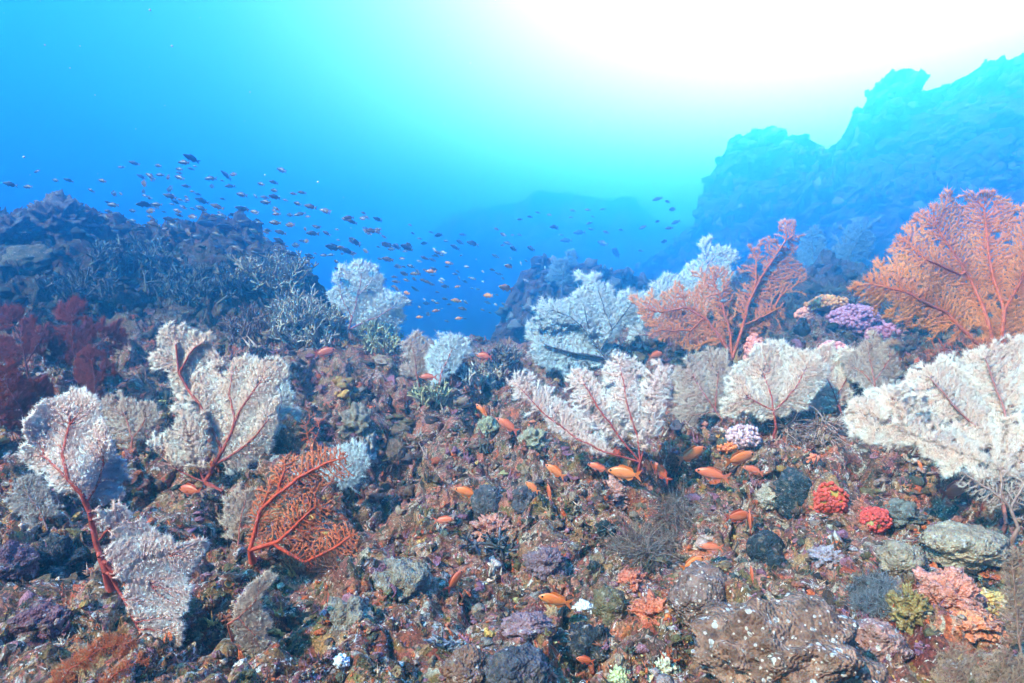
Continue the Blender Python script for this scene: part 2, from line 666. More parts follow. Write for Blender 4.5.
# craggy relief
wx = XX + .10 * fbm(np.stack([XX * 3, YY * 3, 0 * XX], -1), 3, 3)
wy = YY + .10 * fbm(np.stack([XX * 3, YY * 3, 0 * XX + 9], -1), 5, 3)
far = np.clip(YY / 2.2, .8, 3.2)
rel = np.zeros_like(ZZ)
for sz, am, sd_ in [(.62, .13, 11), (.27, .085, 21), (.115, .050, 31), (.05, .024, 41)]:
    d1, rid = worley2(wx / sz, wy / sz, sd_)
    bump = np.clip(1 - d1 * 1.25, -.25, 1) * (.35 + .9 * rid)
    a = am * np.where(sz > .2, np.clip(far, .55, 2.0), np.clip(far, .7, 1.6))
    rel += a * (bump - .35)
mid_m = np.clip(YY / 6, 0, 1)
rel += .02 * fbm(np.stack([XX * 22, YY * 22, 0 * XX], -1), 51, 3)
rel += np.where(YY > 2.2, .06, .02) * fbm(np.stack([XX * 7, YY * 7, 0 * XX], -1), 61, 3)
crk = 1 - np.abs(fbm(np.stack([XX * 3.2, YY * 3.2, 0 * XX + 3], -1), 91, 3))
rel -= .10 * np.clip((crk - .86) / .14, 0, 1) ** 1.5
gap = np.exp(-((TT + .08) / .25) ** 2) * (YY > 5)
ZZ = ZZ + rel * (1 - .5 * gap)
ox = .028 * np.clip(far, .8, 1.2) * fbm(np.stack([XX * 9, YY * 9, ZZ * 9], -1), 71, 3)
oy = .034 * np.clip(far, .8, 1.2) * fbm(np.stack([XX * 9, YY * 9, ZZ * 9 + 5], -1), 81, 3)
VV = np.stack([XX + ox, YY + oy, ZZ], -1).reshape(-1, 3)
idx = np.arange(NT * NY).reshape(NY, NT)
Q = np.stack([idx[:-1, :-1], idx[:-1, 1:], idx[1:, 1:], idx[1:, :-1]], -1).reshape(-1, 4)
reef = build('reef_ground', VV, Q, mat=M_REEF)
tag(reef, 'craggy reef slope crusted with purple, orange and brown growth', 'reef', kind='structure')


def hit(u, v, default=3.0):
    Y = base_hit(u, v, ZZ)
    return default if Y is None else float(Y)


def ground(u, v, sink=0.0):
    """point of the reef seen at a pixel"""
    Y = hit(u, v)
    p = P(u, v, Y)
    return p - np.array([0, 0, sink]), Y


# ------------------------------------------------------------------ far reef walls (structure)
def wall(name, sil, Yfun, vbot, label, rough=.35, seed=0, mat=M_ROCK, nu=260, nv=150, back=2.0, lean=.5):
    sil = np.array(sil, float)
    us = np.linspace(sil[0, 0], sil[-1, 0], nu)
    vt = np.interp(us, sil[:, 0], sil[:, 1])
    rows = []
    for k, w in enumerate(np.linspace(0, 1, nv)):
        vv = vbot + (vt - vbot) * w
        Yv = Yfun(us) + lean * (w - 1) * .18 * Yfun(us)
        rows.append(P(us, vv, Yv))
    top = rows[-1]
    for w in np.linspace(.06, 1, 25):   # the far side falls away behind the crest
        b_ = top.copy()
        b_[:, 1] += back * w
        b_[:, 0] *= (b_[:, 1] / top[:, 1])
        b_[:, 2] = top[:, 2] - (top[:, 2] + 6.4) * w ** 1.5
        rows.append(b_)
    G = np.array(rows)
    k = 8. / np.mean(G[0, :, 1])         # relief grows with the size of the wall
    g = G * k
    n1 = fbm(g * .9, seed, 4, .5)
    n2 = fbm(g * 2.6 + 31, seed + 9, 5, .6)
    n3 = fbm(g * 2.6 + 7, seed + 19, 5, .6)
    w1, r1 = worley2(g[..., 0] * 2.6 + .3 * n3, g[..., 2] * 2.6 + .3 * n2, seed)
    w2, r2 = worley2(g[..., 0] * 7, g[..., 2] * 7, seed + 4)
    w3, r3 = worley2(g[..., 0] * 15, g[..., 2] * 15, seed + 5)
    lum = .20 * (.6 - w1) * (.4 + r1) + .09 * (.6 - w2) * (.3 + r2) + .045 * (.5 - w3) * r3
    G = G.copy()
    G[..., 1] += (rough * .8 * n1 + rough * .22 * n2 - lum) / k
    G[..., 2] += (.10 * rough * n3 + .35 * lum) / k
    G[..., 0] += .12 * rough * n2 / k
    R, C = G.shape[:2]
    id_ = np.arange(R * C).reshape(R, C)
    q_ = np.stack([id_[:-1, :-1], id_[:-1, 1:], id_[1:, 1:], id_[1:, :-1]], -1).reshape(-1, 4)
    o = build(name, G.reshape(-1, 3), q_, mat=mat)
    return tag(o, label, 'reef', kind='structure')


wall('reef_cliff', [(560, 330), (600, 292), (640, 268), (668, 246), (690, 226), (697, 202), (712, 181), (722, 158), (731, 141), (745, 135), (765, 135), (778, 148),
                    (800, 150), (818, 152), (832, 146), (842, 136), (850, 120), (867, 108), (870, 92), (882, 77), (900, 73), (912, 80), (918, 95),
                    (932, 88), (950, 80), (975, 68), (1000, 64), (1024, 54), (1120, 40), (1300, 40)],
     lambda u: 30 - 8.5 * np.clip((u - 690) / 340, -.3, 1.2), 420, 'tall blue reef cliff rising against the bright water', .6, 100, nu=620, nv=330, back=7)
wall('distant_reef', [(380, 300), (420, 262), (440, 232), (470, 212), (500, 202), (540, 197), (575, 194), (610, 197), (640, 195), (652, 215), (690, 225), (760, 235), (860, 250)],
     lambda u: 48.0 + 0 * u, 360, 'distant reef hump fading into blue water', .45, 200, nu=160, nv=60, back=8)
wall('reef_outcrop', [(488, 345), (500, 322), (508, 300), (520, 275), (540, 262), (565, 262), (590, 268), (620, 272), (650, 280), (700, 290)],
     lambda u: 11 + 0 * u, 380, 'dark blue outcrop beyond the gap in the reef', .22, 300, nu=160, nv=80, back=1.0)


def cliff_cover(obj, n, smin, smax, name, label, seed):
    r = np.random.default_rng(seed)
    me = obj.data
    V = np.empty(len(me.vertices) * 3)
    me.vertices.foreach_get('co', V)
    V = V.reshape(-1, 3)
    pick = V[r.integers(0, len(V), n)]
    VV, TT_, CC, off = [], [], [], 0
    for p in pick:
        m = p[1] / F
        s = (smin + (smax - smin) * r.random() ** 2) * m
        v, t = ICO[2]
        d = 1 + .7 * fbm(v * 2.2 + p, 3, 3)
        VV.append(v * d[:, None] * s * r.uniform(.6, 1.4, 3) + p + np.array([0, -.3 * s, .2 * s]))
        TT_.append(t + off)
        off += len(v)
        CC.append(np.tile(np.array([(.10, .12, .10), (.20, .20, .17), (.34, .34, .32), (.06, .06, .06), (.14, .10, .10)][int(r.integers(0, 5))]) * r.uniform(.25, .65), (len(v), 1)))
    tag(build(name, np.concatenate(VV), None, np.concatenate(TT_), mat=M_GROW, col=np.concatenate(CC)), label, 'reef growth', kind='stuff')


# ------------------------------------------------------------------ sea fans
def inside(poly, p):
    poly = np.asarray(poly, float)
    x, y = p[:, 0], p[:, 1]
    c = np.zeros(len(p), bool)
    j = len(poly) - 1
    for i in range(len(poly)):
        xi, yi = poly[i]
        xj, yj = poly[j]
        if yi != yj:
            m = ((yi > y) != (yj > y)) & (x < (xj - xi) * (y - yi) / (yj - yi) + xi)
            c ^= m
        j = i
    return c


def perp_frame(D):
    D = D / (np.linalg.norm(D, axis=1, keepdims=True) + 1e-12)
    up = np.where(np.abs(D[:, 2:3]) < .9, np.array([[0, 0, 1.]]), np.array([[1., 0, 0]]))
    A = np.cross(D, up)
    A /= np.linalg.norm(A, axis=1, keepdims=True) + 1e-12
    return A, np.cross(D, A)


def tubes(a, b, ra, rb, k=3):
    """frustums between point pairs"""
    n = len(a)
    A, B = perp_frame(b - a)
    th = np.arange(k) * 2 * math.pi / k
    ring = A[:, None] * np.cos(th)[None, :, None] + B[:, None] * np.sin(th)[None, :, None]
    V = np.concatenate([a[:, None] + ring * ra[:, None, None], b[:, None] + ring * rb[:, None, None]], 1)
    base = np.arange(n)[:, None] * 2 * k
    i = np.arange(k)
    Q_ = np.stack([base + i, base + (i + 1) % k, base + k + (i + 1) % k, base + k + i], -1).reshape(-1, 4)
    return V.reshape(-1, 3), Q_


def spikes(a, d, r, k=3):
    """needles: base ring + tip"""
    n = len(a)
    A, B = perp_frame(d)
    th = np.arange(k) * 2 * math.pi / k
    ring = A[:, None] * np.cos(th)[None, :, None] + B[:, None] * np.sin(th)[None, :, None]
    V = np.concatenate([a[:, None] + ring * r[:, None, None], (a + d)[:, None]], 1)
    base = np.arange(n)[:, None] * (k + 1)
    i = np.arange(k)
    T = np.stack([base + i, base + (i + 1) % k, base + k + 0 * i], -1).reshape(-1, 3)
    return V.reshape(-1, 3), T


PAL = {
    'blue': ((.12, .20, .22), (.20, .33, .36), (.08, .10, .12)),  # polyp base, polyp tip, branch; here water haze is tinted in
    'white': ((.78, .50, .42), (.89, .82, .76), (.34, .05, .035)),
    'cream': ((.78, .50, .37), (.89, .80, .68), (.34, .055, .035)),
    'tan': ((.46, .29, .22), (.66, .54, .45), (.38, .09, .06)),
    'grey': ((.30, .25, .23), (.48, .43, .41), (.22, .10, .09)),
    'pale': ((.52, .60, .62), (.70, .82, .83), (.34, .12, .12)),  # blue ambient water light tinted into the polyp colours
    'orange': ((.55, .11, .04), (.80, .25, .11), (.50, .06, .025)),
    'coral': ((.58, .15, .04), (.86, .33, .11), (.40, .08, .03)),
    'red': ((.12, .02, .015), (.20, .04, .03), (.10, .015, .015)),
    'rust': ((.40, .08, .03), (.60, .17, .07), (.36, .05, .02)),
    'brown': ((.26, .16, .11), (.42, .28, .20), (.2, .10, .07)),
}


def sea_fan(name, label, polys, root, stems, pal='white', sp=3.2, Y=None, lean=.25, dz=None, group=None, bf=.45, rt=.26, ex=.31, thr=6,
            fuzz=19, flen=2.8, frill=5, bulge=.022, cat='sea fan', holes=.12, seed=1, rmax=6., frad=.24, yoff=0., stemcol=None):
    r = np.random.default_rng(seed * 131 + 7)
    p0, Yh = ground(*root)
    Y0 = (Y if Y else Yh) + yoff
    pos, path, par, dep = [np.array(root, float)], [0.], [-1], [0.]
    for st in stems:
        st = np.array(st, float)
        segs = np.linalg.norm(np.diff(st, axis=0), axis=1)
        s = np.r_[0, np.cumsum(segs)]
        m = max(2, int(s[-1] / 4))
        xs = np.linspace(0, s[-1], m + 1)
        pts = np.stack([np.interp(xs, s, st[:, 0]), np.interp(xs, s, st[:, 1])], -1)
        wob = np.cumsum(r.normal(0, .45, pts.shape), axis=0)
        pts = pts + wob * np.sin(np.linspace(0, math.pi, len(pts)))[:, None]
        arr = np.array(pos)
        j = int(np.argmin(((arr - pts[0]) ** 2).sum(1)))
        prev = j
        for p in pts[1:] if np.hypot(*(arr[j] - pts[0])) < 3 else pts:
            d = np.hypot(*(p - pos[prev]))
            pos.append(p)
            path.append(path[prev] + .4 * d)
            par.append(prev)
            dep.append(0.)
            prev = len(pos) - 1
    nstem = len(pos)
    if dz is None:
        dz = [0.] * len(polys)
    cand, cdz = [], []
    for pg, z in zip(polys, dz):
        pg = np.array(pg, float)
        lo, hi = pg.min(0) - 6, pg.max(0) + 6
        gx, gy = np.meshgrid(np.arange(lo[0], hi[0], sp), np.arange(lo[1], hi[1], sp))
        g = np.stack([gx.ravel(), gy.ravel()], -1) + r.uniform(-.5, .5, (gx.size, 2)) * sp
        g3 = np.c_[g, np.full(len(g), seed * 3.7)]
        off = np.stack([fbm(g3 / 15., seed, 4, .6), fbm(g3 / 15. + 50, seed + 5, 4, .6)], -1) * frill * 1.25
        k = inside(pg, g + off)
        k &= inside(pg, g + off * 2.1 + r.normal(0, 2.2, g.shape)) | (r.random(len(g)) < .35)
        k &= vnoise(g3 / 9. + 99, seed + 3) > -1 + holes * 1.6
        cand.append(g[k])
        cdz.append(np.full(k.sum(), z))
    cand = np.concatenate(cand)
    cdz = np.concatenate(cdz)
    n = len(cand)
    C = np.array(pos)
    pathA = np.array(path)
    D = np.sqrt(((cand[:, None] - C[None]) ** 2).sum(-1)) + bf * pathA[None]
    bj = D.argmin(1)
    best = D[np.arange(n), bj]
    todo = np.ones(n, bool)
    allp = np.concatenate([C, cand])
    parent = np.concatenate([np.array(par), np.zeros(n, int)])
    pl = np.concatenate([pathA, np.zeros(n)])
    order = list(range(nstem))
    for _ in range(n):
        i = int(np.argmin(np.where(todo, best, 1e9)))
        todo[i] = False
        parent[nstem + i] = bj[i]
        dd = np.hypot(*(cand[i] - allp[bj[i]]))
        pl[nstem + i] = pl[bj[i]] + dd
        order.append(nstem + i)
        cost = np.sqrt(((cand - cand[i]) ** 2).sum(1)) + bf * pl[nstem + i]
        m = cost < best
        best = np.where(m, cost, best)
        bj = np.where(m, nstem + i, bj)
    tot = nstem + n
    tips = np.zeros(tot)
    haschild = np.zeros(tot, bool)
    haschild[parent[1:]] = True
    tips[~haschild] = 1
    for i in reversed(order[1:]):
        tips[parent[i]] += tips[i]
    depth = np.concatenate([np.array(dep), cdz])
    # smooth the twigs
    for _ in range(2):
        acc = np.zeros((tot, 2))
        cnt = np.zeros(tot)
        np.add.at(acc, parent[1:], allp[1:])
        np.add.at(cnt, parent[1:], 1)
        par_p = allp[np.maximum(parent, 0)]
        ch = np.where(cnt[:, None] > 0, acc / np.maximum(cnt, 1)[:, None], allp)
        new = allp * .5 + par_p * .25 + ch * .25
        mv = np.arange(tot) >= nstem
        allp = np.where(mv[:, None], new, allp)
        dn = depth.copy()
        acc1 = np.zeros(tot)
        np.add.at(acc1, parent[1:], depth[1:])
        ch1 = np.where(cnt > 0, acc1 / np.maximum(cnt, 1), depth)
        depth = depth * .4 + depth[np.maximum(parent, 0)] * .3 + ch1 * .3
        depth[0] = 0
    mpx = Y0 / F
    size = np.ptp(allp, axis=0).max() * mpx
    a3 = np.c_[allp / 70., np.full(tot, seed * 1.9)]
    far_ = np.hypot(*(allp - allp[0]).T) * mpx
    Yn = Y0 + depth + lean * (root[1] - allp[:, 1]) * mpx + bulge * size * 4 * (vnoise(a3, seed)) * np.clip(far_ / (size * .4 + 1e-6), 0, 1) \
        + r.normal(0, .5, tot) * mpx * (np.arange(tot) >= nstem)
    P3 = P(allp[:, 0], allp[:, 1], Yn)
    rad = np.minimum(rt * tips ** ex, rmax) * mpx
    base, tip, brc = [np.array(c) for c in PAL[pal]]
    if stemcol is not None:
        brc = np.array(stemcol)
    pi = parent[1:]
    ci = np.arange(1, tot)
    thick = tips[1:] > thr
    thick |= ci < nstem
    o = empty(name, P3[0])
    tag(o, label, cat, group)
    # branches (5-sided), root burying into the rock
    a, b_ = P3[pi[thick]], P3[ci[thick]]
    toward = np.array([0, -.5 * mpx, 0])
    rb = rad[ci[thick]] * .66
    rp = np.maximum(np.minimum(rad[pi[thick]] * .66, rb * 1.25), rb)
    V, Qd = tubes(a + toward, b_ + toward, rp, rb, 6)
    rootdown = P3[0:1] + np.array([[0, .02, -.05]])
    V2, Q2 = tubes(rootdown, P3[0:1] + toward, rp[:1] * 1.8 if len(rp) else np.array([.01]), rp[:1] if len(rp) else np.array([.008]), 6)
    Qd = np.concatenate([Qd, Q2 + len(V)])
    V = np.concatenate([V, V2])
    f = r.uniform(.65, 1.3, (len(V), 1))
    bl = np.clip((tips[1:][thick] - thr * .6) / (thr * 7), 0, 1) ** .6
    bc = base * .8 * (1 - bl[:, None]) + brc * bl[:, None]
    bc = np.concatenate([np.repeat(bc, 12, axis=0), np.tile(brc, (len(V2), 1))])
    build('branches', V, Qd, mat=M_STEM, parent=o, col=np.clip(bc * f, 0, .9))
    # polyp-covered twigs
    tw = tips[1:] <= thr * 2.0
    tw &= ci >= 1
    a, b_ = P3[pi[tw]], P3[ci[tw]]
    ra_, rb_ = np.minimum(rad[pi[tw]], rad[ci[tw]] * 1.3), rad[ci[tw]]
    V, Qd = tubes(a, b_, ra_, rb_ * .8, 3)
    w = np.clip(1 - (tips[1:][tw] - 1) / (thr * 1.2), 0, 1) * (.75 + .25 * np.clip(vnoise(np.c_[allp[ci[tw]] / 14., np.full(tw.sum(), seed)], 5) + .5, 0, 1))
    pd = np.zeros(tot)
    big = np.zeros(tot, bool)
    big[1:] = thick
    for i in order[1:]:
        pd[i] = 0 if big[i] else pd[parent[i]] + np.hypot(*(allp[i] - allp[parent[i]]))
    w = w * (.15 + .85 * np.clip(pd[ci[tw]] / 14., 0, 1))
    cc = base + (tip - base) * w[:, None]
    cv = np.repeat(base * .25 + cc * .75, 6, axis=0)
    m_ = tw.sum()
    fz_a, fz_d, fz_c = [], [], []
    ed = b_ - a
    el = np.linalg.norm(ed, axis=1, keepdims=True) + 1e-9
    A1, B1 = perp_frame(ed)
    for k in range(fuzz):
        s = r.uniform(0, 1, (m_, 1))
        th = r.uniform(0, 2 * math.pi, (m_, 1))
        out = A1 * np.cos(th) + B1 * np.sin(th) + ed / el * r.uniform(.1, .9, (m_, 1))
        out[:, 1] *= .45
        fz_a.append(a + ed * s)
        fz_d.append(out * (flen * mpx * r.uniform(.5, 1.2, (m_, 1)) * (1.7 if k % 3 == 0 else 1)))
        fz_c.append(cc)
    lone = np.nonzero(tips[1:][tw] <= 1)[0]        # feathery ends
    for k in range(3 if fuzz else 0):
        d_ = ed[lone] / el[lone] + r.normal(0, .38, (len(lone), 3)) * np.array([1, .5, 1])
        fz_a.append(b_[lone] - d_ * .4 * mpx)
        fz_d.append(d_ * (flen * 1.5 * mpx * r.uniform(.6, 1.3, (len(lone), 1))))
        fz_c.append(cc[lone])
    if fuzz:
        fa, fd, fc = np.concatenate(fz_a), np.concatenate(fz_d), np.concatenate(fz_c)
        V2, T2 = spikes(fa, fd, np.full(len(fa), frad * mpx))
        fc2 = np.clip(fc + (tip - base) * .35, 0, .9)
        c2 = np.stack([fc, fc, fc, fc2], 1).reshape(-1, 3)
        c2 = c2 * np.repeat(r.uniform(.92, 1.06, (len(fa), 1)), 4, axis=0)
        T2 = T2 + len(V)
        V = np.concatenate([V, V2])
        cv = np.concatenate([cv, c2])
    else:
        T2 = None
    build('polyps', V, Qd, T2, mat=M_POLYP, parent=o, col=np.clip(cv, 0, .92))
    return o


# --- left foreground colony
sea_fan('sea_fan', 'white feathery sea fan with thick red trunk, two lobes, at the left foreground edge',
        [[(22, 442), (30, 418), (48, 400), (66, 391), (88, 392), (100, 402), (108, 420), (104, 438), (118, 452), (127, 470), (122, 495), (108, 503), (96, 492), (84, 495), (66, 488), (48, 482), (30, 462)],
         [(100, 505), (128, 503), (146, 520), (160, 538), (182, 536), (204, 542), (200, 560), (196, 590), (186, 612), (178, 640), (168, 650), (156, 664), (146, 648), (134, 622), (120, 590), (112, 565), (108, 530)]],
        (106, 572), [[(106, 572), (98, 545), (94, 515), (84, 494), (70, 478), (64, 455), (70, 425)], [(88, 500), (100, 480), (104, 462)], [(84, 494), (62, 476), (44, 456)], [(104, 560), (122, 580), (150, 584)],
                     [(108, 570), (128, 612), (150, 650)], [(120, 580), (140, 560), (170, 555)], [(99, 540), (122, 520)]],
        'white', sp=1.65, ex=.40, lean=.1, dz=[0, -.03], fuzz=19, seed=1, thr=6, rmax=6.5, yoff=-.10)
sea_fan('sea_fan', 'dull pinkish sea fan behind the white fan at the left edge',
        [[(96, 412), (106, 396), (120, 392), (132, 400), (150, 404), (160, 412), (150, 428), (140, 438), (118, 442), (100, 434)]],
        (132, 452), [[(132, 452), (130, 435), (125, 415)], [(131, 440), (145, 420)]], 'tan', sp=1.65, seed=2)
sea_fan('sea_fan', 'faint grey brown sea fan beside the purple crust at the left edge',
        [[(5, 490), (14, 474), (32, 476), (50, 486), (62, 500), (58, 518), (40, 524), (20, 520), (8, 508)]],
        (48, 530), [[(48, 530), (40, 510), (25, 490)]], 'grey', sp=1.83, seed=3)
# --- big white fan, centre left
sea_fan('sea_fan', 'largest white sea fan on the left, red veins fanning up from a thick red stem',
        [[(153, 358), (156, 340), (168, 328), (186, 327), (204, 331), (217, 340), (212, 352), (224, 358), (222, 368), (205, 374), (192, 392), (184, 398), (172, 384), (160, 372)],
         [(184, 396), (200, 376), (216, 366), (236, 364), (246, 357), (262, 364), (274, 354), (288, 372), (280, 384), (284, 396), (276, 402), (278, 424), (270, 446), (262, 466), (244, 478), (222, 474), (214, 440), (200, 420)],
         [(150, 450), (160, 438), (174, 430), (176, 404), (188, 398), (204, 420), (214, 446), (212, 472), (192, 471), (168, 464)]],
        (222, 492), [[(222, 492), (205, 482), (212, 466), (222, 450), (232, 432), (240, 410), (256, 388)], [(222, 450), (212, 425), (200, 400), (180, 370), (176, 345)], [(236, 420), (228, 395), (232, 372)],
                     [(212, 466), (232, 456), (252, 440), (268, 420)], [(205, 482), (195, 460), (190, 438)], [(205, 482), (180, 470), (160, 455)], [(178, 374), (192, 350), (204, 342)]],
        'cream', sp=1.65, ex=.37, lean=.15, dz=[.04, 0, -.04], fuzz=19, seed=4, thr=6, rmax=6, yoff=-.08, frill=4.5)
sea_fan('sea_fan', 'turquoise tinted sea fan peeking out behind the largest white fan',
        [[(262, 372), (280, 372), (292, 384), (299, 398), (300, 412), (290, 424), (276, 432), (264, 430), (258, 400)], [(236, 470), (256, 462), (276, 470), (282, 490), (266, 500), (246, 494)]],
        (268, 505), [[(268, 505), (270, 470), (275, 430), (282, 400)], [(268, 500), (256, 480)]], 'pale', sp=1.83, seed=5, yoff=.6)
sea_fan('sea_fan', 'orange sea fan with open twigs curving up right from the dark hollow',
        [[(250, 545), (252, 512), (260, 488), (272, 468), (290, 454), (310, 446), (332, 444), (350, 456), (348, 474), (326, 486), (306, 500), (284, 514), (270, 530), (264, 548)],
         [(260, 550), (268, 526), (290, 510), (312, 496), (332, 500), (326, 522), (300, 544)],
         [(290, 558), (296, 534), (316, 518), (344, 520), (362, 538), (356, 566), (330, 576), (302, 572)]],
        (250, 550), [[(250, 550), (256, 528), (262, 508), (278, 490), (300, 474), (326, 462), (343, 458)], [(250, 550), (275, 543), (300, 520), (316, 506)], [(275, 545), (305, 564), (330, 552), (350, 536)], [(278, 490), (284, 472)], [(262, 508), (270, 488)]],
        'orange', sp=2.5, fuzz=4, flen=2.2, rt=.55, ex=.33, rmax=3.6, thr=6, seed=6, lean=.1, holes=.25, yoff=-.1, frad=.5)
sea_fan('sea_fan', 'short orange sea fan sprig above the curving orange one',
        [[(296, 440), (300, 420), (312, 414), (322, 420), (320, 438), (310, 446)]], (312, 462), [[(312, 462), (310, 445), (306, 425)], [(310, 448), (320, 428)]], 'orange', sp=3.6, fuzz=3, seed=7, thr=6)
sea_fan('sea_fan', 'pale blue sea fan ending the curving orange fan by a dark cave',
        [[(318, 470), (328, 456), (344, 448), (352, 440), (364, 450), (375, 464), (370, 480), (352, 488), (334, 490), (322, 484)]],
        (322, 492), [[(322, 492), (335, 476), (355, 462)], [(330, 482), (352, 478)]], 'pale', sp=1.70, seed=8)
sea_fan('sea_fan', 'beige sea fan low behind the curving orange stem',
        [[(222, 522), (228, 494), (240, 486), (256, 486), (262, 500), (258, 522), (244, 534), (230, 534)]], (238, 545), [[(238, 545), (242, 515), (246, 495)]], 'tan', sp=1.83, seed=9)
sea_fan('sea_fan', 'small pale crescent sea fan standing alone over the dark lower hollow',
        [[(252, 580), (268, 571), (279, 575), (270, 586), (262, 592), (258, 602), (266, 610), (273, 622), (266, 634), (270, 644), (266, 656), (258, 662), (248, 652), (238, 640), (232, 622), (236, 602)]],
        (228, 624), [[(228, 624), (240, 618), (256, 600)], [(240, 620), (254, 634)]], 'tan', sp=1.6, Y=1.40, seed=10, frill=2, fuzz=19, lean=0, yoff=-.08)
# --- back of the slope
sea_fan('sea_fan', 'round pale sea fan with pink veins standing against open blue water',
        [[(330, 300), (331, 280), (340, 266), (358, 262), (374, 264), (382, 276), (383, 288), (396, 290), (405, 304), (406, 322), (394, 332), (372, 334), (352, 332), (340, 320)]],
        (347, 338), [[(347, 338), (352, 315), (358, 290), (362, 272)], [(352, 318), (345, 300), (340, 285)], [(349, 330), (372, 318), (392, 308)], [(358, 295), (372, 280)]], 'pale', sp=1.52, seed=11, rmax=4, lean=.1)
sea_fan('sea_fan', 'small dull sea fan right of the round pale one, left of a pair',
        [[(398, 352), (402, 338), (414, 330), (426, 336), (430, 350), (428, 370), (416, 380), (402, 374)]], (420, 390), [[(420, 390), (416, 370), (412, 345)]], 'tan', sp=1.58, seed=12)
sea_fan('sea_fan', 'small paler sea fan right of a pair at the slope crest',
        [[(428, 370), (430, 345), (440, 332), (454, 334), (466, 340), (471, 354), (464, 370), (450, 378), (436, 380)]], (436, 392), [[(436, 392), (442, 370), (452, 350)]], 'pale', sp=1.58, seed=13, stemcol=(.5, .08, .05))
sea_fan('sea_fan', 'two tier turquoise sea fan with dark stems in the middle distance',
        [[(534, 322), (538, 302), (556, 296), (572, 298), (582, 288), (578, 276), (594, 272), (606, 282), (616, 294), (634, 290), (648, 296), (640, 312), (626, 326), (612, 338), (590, 336), (566, 330), (548, 330)],
         [(528, 352), (526, 330), (540, 320), (562, 326), (590, 334), (612, 342), (618, 356), (600, 368), (574, 374), (546, 372)]],
        (618, 372), [[(618, 372), (600, 350), (585, 332), (570, 318), (552, 310)], [(600, 350), (612, 330), (600, 300), (594, 282)], [(606, 358), (575, 352), (545, 345)], [(612, 330), (630, 305)], [(590, 338), (584, 305)]],
        'pale', sp=1.65, seed=14, dz=[0, .06], stemcol=(.08, .07, .09), rmax=4)
# --- centre fan
sea_fan('sea_fan', 'white plume shaped sea fan in the centre with pink red stems',
        [[(508, 392), (506, 378), (516, 368), (528, 368), (538, 376), (548, 382), (560, 392), (574, 402), (590, 416), (606, 440), (604, 454), (578, 444), (548, 426), (524, 408)],
         [(568, 386), (576, 372), (590, 370), (602, 376), (612, 392), (620, 414), (628, 440), (622, 450), (600, 432), (582, 412)],
         [(606, 372), (606, 358), (620, 352), (634, 358), (642, 372), (645, 392), (644, 420), (638, 446), (626, 436), (616, 408), (608, 390)],
         [(646, 380), (654, 364), (664, 360), (674, 372), (672, 392), (666, 410), (656, 432), (646, 452), (640, 440), (645, 405)]],
        (640, 462), [[(640, 462), (606, 452), (575, 436), (545, 415), (518, 386)], [(640, 462), (622, 440), (604, 412), (584, 384)], [(640, 462), (638, 435), (628, 400), (620, 366)], [(640, 462), (650, 430), (656, 400), (662, 374)]],
        'white', sp=1.52, seed=15, thr=6, dz=[0, .02, 0, -.03], fuzz=19, flen=2.5, frill=5, rmax=3.6, yoff=-.08)
# --- orange red bush, right of centre
sea_fan('sea_fan', 'pale blue white sea fan tops rising behind the salmon bush',
        [[(640, 300), (650, 284), (672, 272), (690, 262), (702, 246), (714, 240), (724, 250), (732, 240), (742, 252), (740, 280), (720, 300), (690, 312), (660, 316)],
         [(622, 330), (628, 314), (646, 312), (652, 330), (646, 346), (630, 348)]],
        (700, 345), [[(700, 345), (695, 310), (708, 265)], [(696, 320), (665, 295)], [(700, 345), (640, 335)]], 'pale', sp=1.76, seed=16, yoff=.25, stemcol=(.4, .12, .1))
sea_fan('sea_fan', 'salmon orange bushy sea fan with twin dark red trunks in front of the blue cliff',
        [[(636, 306), (646, 298), (662, 296), (680, 284), (696, 270), (712, 266), (726, 276), (738, 284), (740, 310), (734, 338), (712, 348), (688, 350), (662, 346), (646, 334), (648, 318)],
         [(738, 300), (750, 276), (756, 258), (746, 246), (752, 238), (766, 248), (776, 232), (790, 222), (800, 236), (796, 258), (804, 276), (794, 300), (780, 326), (770, 344), (748, 344)]],
        (732, 358), [[(732, 358), (722, 340), (708, 318), (690, 305), (660, 312)], [(732, 358), (728, 325), (718, 290)], [(732, 358), (742, 330), (752, 300), (766, 270), (786, 240)], [(752, 300), (756, 262)], [(706, 316), (690, 330), (660, 330)], [(745, 325), (775, 310)]],
        'coral', sp=1.9, seed=17, frad=.30, fuzz=9, flen=2.6, dz=[0, .05], thr=16, rt=.4, rmax=3.2, holes=.26, frill=9)
sea_fan('sea_fan', 'large rusty orange bush sea fan reaching the right frame edge',
        [[(854, 288), (864, 270), (880, 258), (890, 238), (904, 226), (914, 208), (930, 206), (944, 196), (962, 202), (976, 192), (992, 196), (1012, 206), (1040, 212), (1100, 230), (1110, 300), (1080, 350), (1024, 350), (985, 346), (950, 338), (915, 322), (880, 312)]],
        (1000, 372), [[(1000, 372), (975, 340), (945, 310), (905, 290), (872, 284)], [(1000, 372), (985, 320), (960, 270), (935, 225)], [(1000, 372), (1005, 310), (990, 250), (984, 212)], [(1000, 372), (1040, 320), (1070, 270)], [(960, 275), (925, 260), (905, 240)], [(1004, 310), (1030, 260)]],
        'coral', sp=2.0, seed=18, frad=.30, fuzz=9, flen=3.0, thr=16, rt=.4, rmax=3.4, holes=.24, frill=11, lean=.15, bulge=.03)
